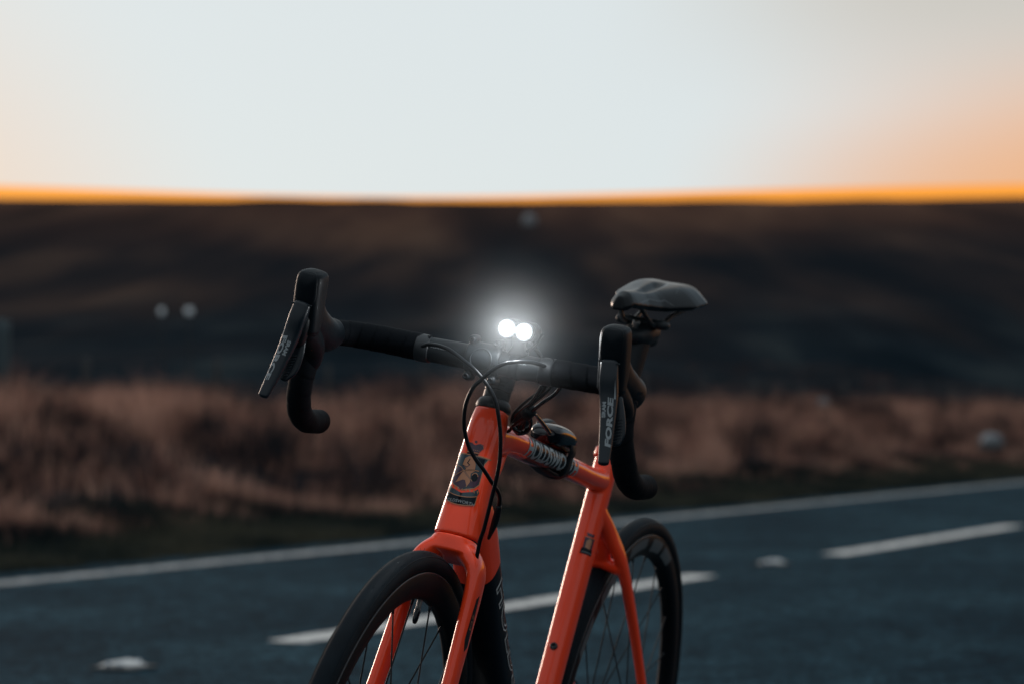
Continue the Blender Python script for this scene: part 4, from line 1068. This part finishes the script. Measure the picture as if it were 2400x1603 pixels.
# ---- cranks, pedals, chain (all below the picture, kept simple but whole)
crank = MB(); revolve(crank, [(.070, -.052), (.084, -.052), (.084, -.050), (.070, -.050)], BB, (0, 1, 0), 48, closed=True)
for k in range(4): 
    a_ = k*pi/2+.4; tube(crank, [BB+(0, -.051, 0), BB+(.076*cos(a_), -.051, .076*sin(a_))], .006, 8, 1)
for s, t_ in ((-1, -.6), (1, -.6+pi)):
    tip_ = BB+np.array([.17*cos(t_), s*.072, .17*sin(t_)]); loft(crank, [BB+np.array([0, s*.058, 0]), tip_], [(.008, .015, 2.6), (.007, .012, 2.6)], (0, 1, 0), 16, 3, cap=.6)
crk = crank.build('crankset', M_black, bike)
for s, t_ in ((-1, -.6), (1, -.6+pi)):
    tip_ = BB+np.array([.17*cos(t_), s*.115, .17*sin(t_)]); p_ = MB(); loft(p_, [tip_-(.035, 0, 0), tip_, tip_+(.035, 0, 0)], [(.022, .006, 3), (.032, .009, 3), (.020, .006, 3)], (0, 1, 0), 16, 3); tube(p_, [tip_-(0, s*.04, 0), tip_], .005, 8, 1); p_.build('pedal', M_black, crk)

# ================================================================== LAMP ON THE BAR
lp = SF1((.012, .041, .036)); LM = BM @ Matrix.Translation(Vector(lp))
lamp = empty('bicycle_lamp', LM, 'lit twin lens black bike lamp strapped on top of the handlebar', 'bike lamp')
def LX(V): return SF(np.atleast_2d(V))-lp
m_body = mat('lamp_body', (.012, .014, .016), .3, metal=0, spec=.6)
M_lens = bpy.data.materials.new('lit_lens'); M_lens.use_nodes = True
_b = M_lens.node_tree.nodes['Principled BSDF']; _b.inputs['Base Color'].default_value = (.8, .85, .87, 1); _b.inputs['Emission Color'].default_value = (.90, .98, 1, 1); _b.inputs['Emission Strength'].default_value = 7
bodyc = MB()
for k, (y_, z_) in enumerate(((.0294, .0445), (.0522, .0440))):
    revolve(bodyc, [(.0085, -.040), (.0098, -.034), (.0105, -.010), (.0112, -.004), (.0114, .0), (.0108, .0012), (.0100, -.0004), (0, -.0008)], (.030, y_, z_), (1, 0, 0), 32)
    for q in range(5): revolve(bodyc, [(.0122, -.0006), (.0122, .0006)], (.020-.006*q, y_, z_), (1, 0, 0), 28)
loft(bodyc, [(.022, .041, .044), (.004, .041, .043), (-.012, .041, .042)], [(.010, .009, 3)]*3, (0, 1, 0), 20, 3)
loft(bodyc, [(.006, .041, .036), (.004, .041, .026), (.002, .041, .017)], [(.010, .010, 3), (.008, .009, 3), (.013, .012, 3)], (0, 1, 0), 20, 4)
lb = bodyc.build('lamp_housing', m_body, lamp, xf=LX, sharp=40)
for (y_, z_) in ((.0294, .0445), (.0522, .0440)):
    a = MB(); revolve(a, [(0, .0016), (.006, .0012), (.0090, .0002), (.0090, -.001)], (.0302, y_, z_), (1, 0, 0), 32); a.build('lens', M_lens, lamp, xf=LX)
a = MB(); revolve(a, [(.0163, -.006), (.0178, -.006), (.0178, .006), (.0163, .006)], (0, .041, 0), (0, 1, 0), 32, closed=True); a.build('rubber_strap', M_rubber, lamp, xf=LX)
a = MB(); tube(a, [(.004, .052, .020), (-.002, .060, .030), (-.004, .066, .044)], .0020, 8, 4); a.build('strap_tab', M_rubber, lamp, xf=LX)
# lamp lead: looped and gathered behind the head tube
def LB(p): return np.array(p, float)-lp
def lead(pts, r=.0022, name='power_lead'):
    a = MB(); tube(a, [LB(p) for p in pts], r, 10, 8); return a.build(name, M_gloss, lamp)
lead([HB(-.012, .045, .038), HB(-.022, .062, .018), HB(-.018, .085, -.006), HB(-.006, .1001, -.012), HB(-.020, .0909, -.0264), HB(-.030, .0738, -.0407), HB(-.045, .0579, -.0549), HB(-.060, .0419, -.0693), HB(-.075, .0281, -.0805), HB(-.080, .0363, -.0856)], .0026)
lead([HB(-.012, .074, -.020), HB(-.030, .0620, -.0380), HB(-.045, .0480, -.0520), HB(-.070, .0320, -.0640), HB(-.088, .0250, -.0760), HB(-.095, .030, -.0830), HB(-.085, .040, -.078), HB(-.070, .0460, -.064), HB(-.052, .056, -.050)], .0024)
lead([HB(-.040, .066, -.046), HB(-.060, .0500, -.0600), HB(-.080, .0380, -.0740), HB(-.098, .0300, -.0830), HB(-.104, .0360, -.0860), HB(-.100, .044, -.078), HB(-.086, .046, -.066), HB(-.070, .044, -.058)], .0024)
lead([HB(-.080, .0324, -.0658), HB(-.090, .0255, -.0757), HB(-.100, .0349, -.0815), HB(-.110, .0394, -.0760), HB(-.105, .0347, -.0685), HB(-.092, .034, -.066)], .0024)
lead([HB(-.085, .028, -.084), HB(-.100, .0300, -.089), HB(-.118, .034, -.087), HB(-.122, .036, -.082)], .003)
a = MB(); tube(a, [LB(HB(-.046, .0560, -.053)), LB(HB(-.054, .0490, -.061))], .0085, 14, 2, cap=.3); a.build('cable_tie', M_rubber, lamp)
for q in (HB(-.108, .0375, -.073), HB(-.113, .036, -.070)):
    a = MB(); revolve(a, [(.003, -.005), (.0046, -.004), (.0046, .004), (.003, .005)], LB(q), (1, .2, .3), 14); a.build('plug', M_gloss, lamp)

# battery pack strapped on the top tube
bc = np.array([.120, .0, .8055]); btM = BM @ Matrix.Translation(Vector(bc))
bat = empty('battery_pack', btM, 'black battery pack strapped on the orange top tube behind the stem', 'battery pack')
ax_ = nrm((.25, 0, .037)); zz_ = np.array([-ax_[2], 0, ax_[0]])
def BT(x_, y_, z_): return ax_*x_+np.array([0, y_, 0])+zz_*z_
a = MB(); loft(a, [BT(-.044, 0, .004), BT(-.036, 0, .008), BT(0, 0, .0095), BT(.036, 0, .008), BT(.046, 0, .004)], [(.016, .010, 2.6), (.0225, .0145, 2.8), (.0235, .0160, 2.8), (.0225, .0145, 2.8), (.016, .010, 2.6)], (0, 1, 0), 36, 8, cap=.7); a.build('pack_case', M_gloss, bat)
a = MB(); loft(a, [BT(-.062, 0, .004), BT(-.045, 0, .006), BT(-.036, 0, .004)], [(.014, .008, 2.6), (.0190, .012, 2.6), (.0200, .013, 2.6)], (0, 1, 0), 28, 6, cap=.7); a.build('end_cap', M_gloss, bat)
a = MB(); loft(a, [BT(-.03, -.012, .022), BT(0, -.012, .026), BT(.03, -.012, .020)], [(.008, .006, 2.4)]*3, (0, 1, 0), 20, 5); a.build('pack_ridge', M_black, bat)
# strap loop round tube and pack
K = 48; ring = []
for w_ in (-.012, .012):
    for sc_ in (1.0, 1.09):
        r_ = []
        for k in range(K):
            t = 2*pi*k/K; y_ = np.sign(cos(t))*abs(cos(t))**.75*.0225*sc_*(1.03 if sin(t) > 0 else .94); z_ = (-.008+np.sign(sin(t))*abs(sin(t))**.75*.030*sc_)
            r_.append(BT(-.022+w_, y_, z_-.006))
        ring.append(r_)
V = ring[0]+ring[1]+ring[3]+ring[2]; F = []
for i in range(4):
    for j in range(K):
        k = (j+1) % K; i2 = (i+1) % 4; F.append((i*K+j, i*K+k, i2*K+k, i2*K+j))
a = MB(); a.add(V, F); a.build('strap', M_rubber, bat)
a = MB(); loft(a, [BT(-.052, 0, -.0385), BT(0, .001, -.0415), BT(.055, 0, -.0375)], [(.012, .003, 2.4), (.015, .0045, 2.4), (.010, .003, 2.4)], (0, 1, 0), 20, 6); a.build('strap_pad', M_rubber, bat)
a = MB(); c1 = BT(.062, .004, .010)
tube(a, [SF1((-.113, .036, -.070))-bc, SF1((-.120, .0355, -.0655))-bc, SF1((-.130, .0378, -.0633))-bc, SF1((-.150, .0373, -.0674))-bc, SF1((-.190, .0384, -.0798))-bc, SF1((-.216, .0396, -.0897))-bc], .0027, 12, 8)
a.build('battery_lead', M_gloss, bat)

# light thrown by the lamp, and an added scattering volume imitating its lens bloom
for (y_, z_) in ((.0294, .0445), (.0522, .0440)):
    ld = bpy.data.lights.new('lamp_light', 'POINT'); lo = bpy.data.objects.new('lamp_light', ld); COL.objects.link(lo); lo.parent = lamp
    ld.energy = .5; ld.shadow_soft_size = .004; ld.color = (.93, .97, 1)
    lo.location = LX((.035, y_, z_))[0]
def bloom_volume():
    m = bpy.data.materials.new('bloom_volume'); m.use_nodes = True; nt = m.node_tree; nt.nodes.clear(); N = nt.nodes.new; L = nt.links.new
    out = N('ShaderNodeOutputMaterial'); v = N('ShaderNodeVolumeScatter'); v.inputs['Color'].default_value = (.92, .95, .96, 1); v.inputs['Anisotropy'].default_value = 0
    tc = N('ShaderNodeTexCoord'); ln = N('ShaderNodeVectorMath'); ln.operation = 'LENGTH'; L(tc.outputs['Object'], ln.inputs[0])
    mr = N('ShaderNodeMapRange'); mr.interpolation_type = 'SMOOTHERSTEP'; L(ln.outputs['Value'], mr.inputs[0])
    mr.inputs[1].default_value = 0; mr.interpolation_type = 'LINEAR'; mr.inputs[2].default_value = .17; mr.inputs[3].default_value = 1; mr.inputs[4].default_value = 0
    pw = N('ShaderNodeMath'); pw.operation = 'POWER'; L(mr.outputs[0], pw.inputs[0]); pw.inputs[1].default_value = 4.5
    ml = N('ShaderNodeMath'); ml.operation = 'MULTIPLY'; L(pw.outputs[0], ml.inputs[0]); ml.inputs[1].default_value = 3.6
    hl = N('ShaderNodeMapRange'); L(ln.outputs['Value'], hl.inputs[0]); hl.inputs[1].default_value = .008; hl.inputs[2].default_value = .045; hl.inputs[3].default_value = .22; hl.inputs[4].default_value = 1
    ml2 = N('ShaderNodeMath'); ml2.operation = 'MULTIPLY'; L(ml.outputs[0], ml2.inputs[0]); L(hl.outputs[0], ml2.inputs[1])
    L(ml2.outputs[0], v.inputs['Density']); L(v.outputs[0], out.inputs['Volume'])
    bmx = bmesh.new(); bmesh.ops.create_icosphere(bmx, subdivisions=4, radius=.21); me = bpy.data.meshes.new('lamp_bloom'); bmx.to_mesh(me); bmx.free(); me.materials.append(m)
    o = bpy.data.objects.new('lamp_bloom', me); COL.objects.link(o)
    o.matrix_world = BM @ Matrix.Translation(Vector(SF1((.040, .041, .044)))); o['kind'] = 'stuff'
    o['label'] = 'added scattering volume imitating lens bloom round the twin lamp'; o['category'] = 'bloom_volume'
bloom_volume()
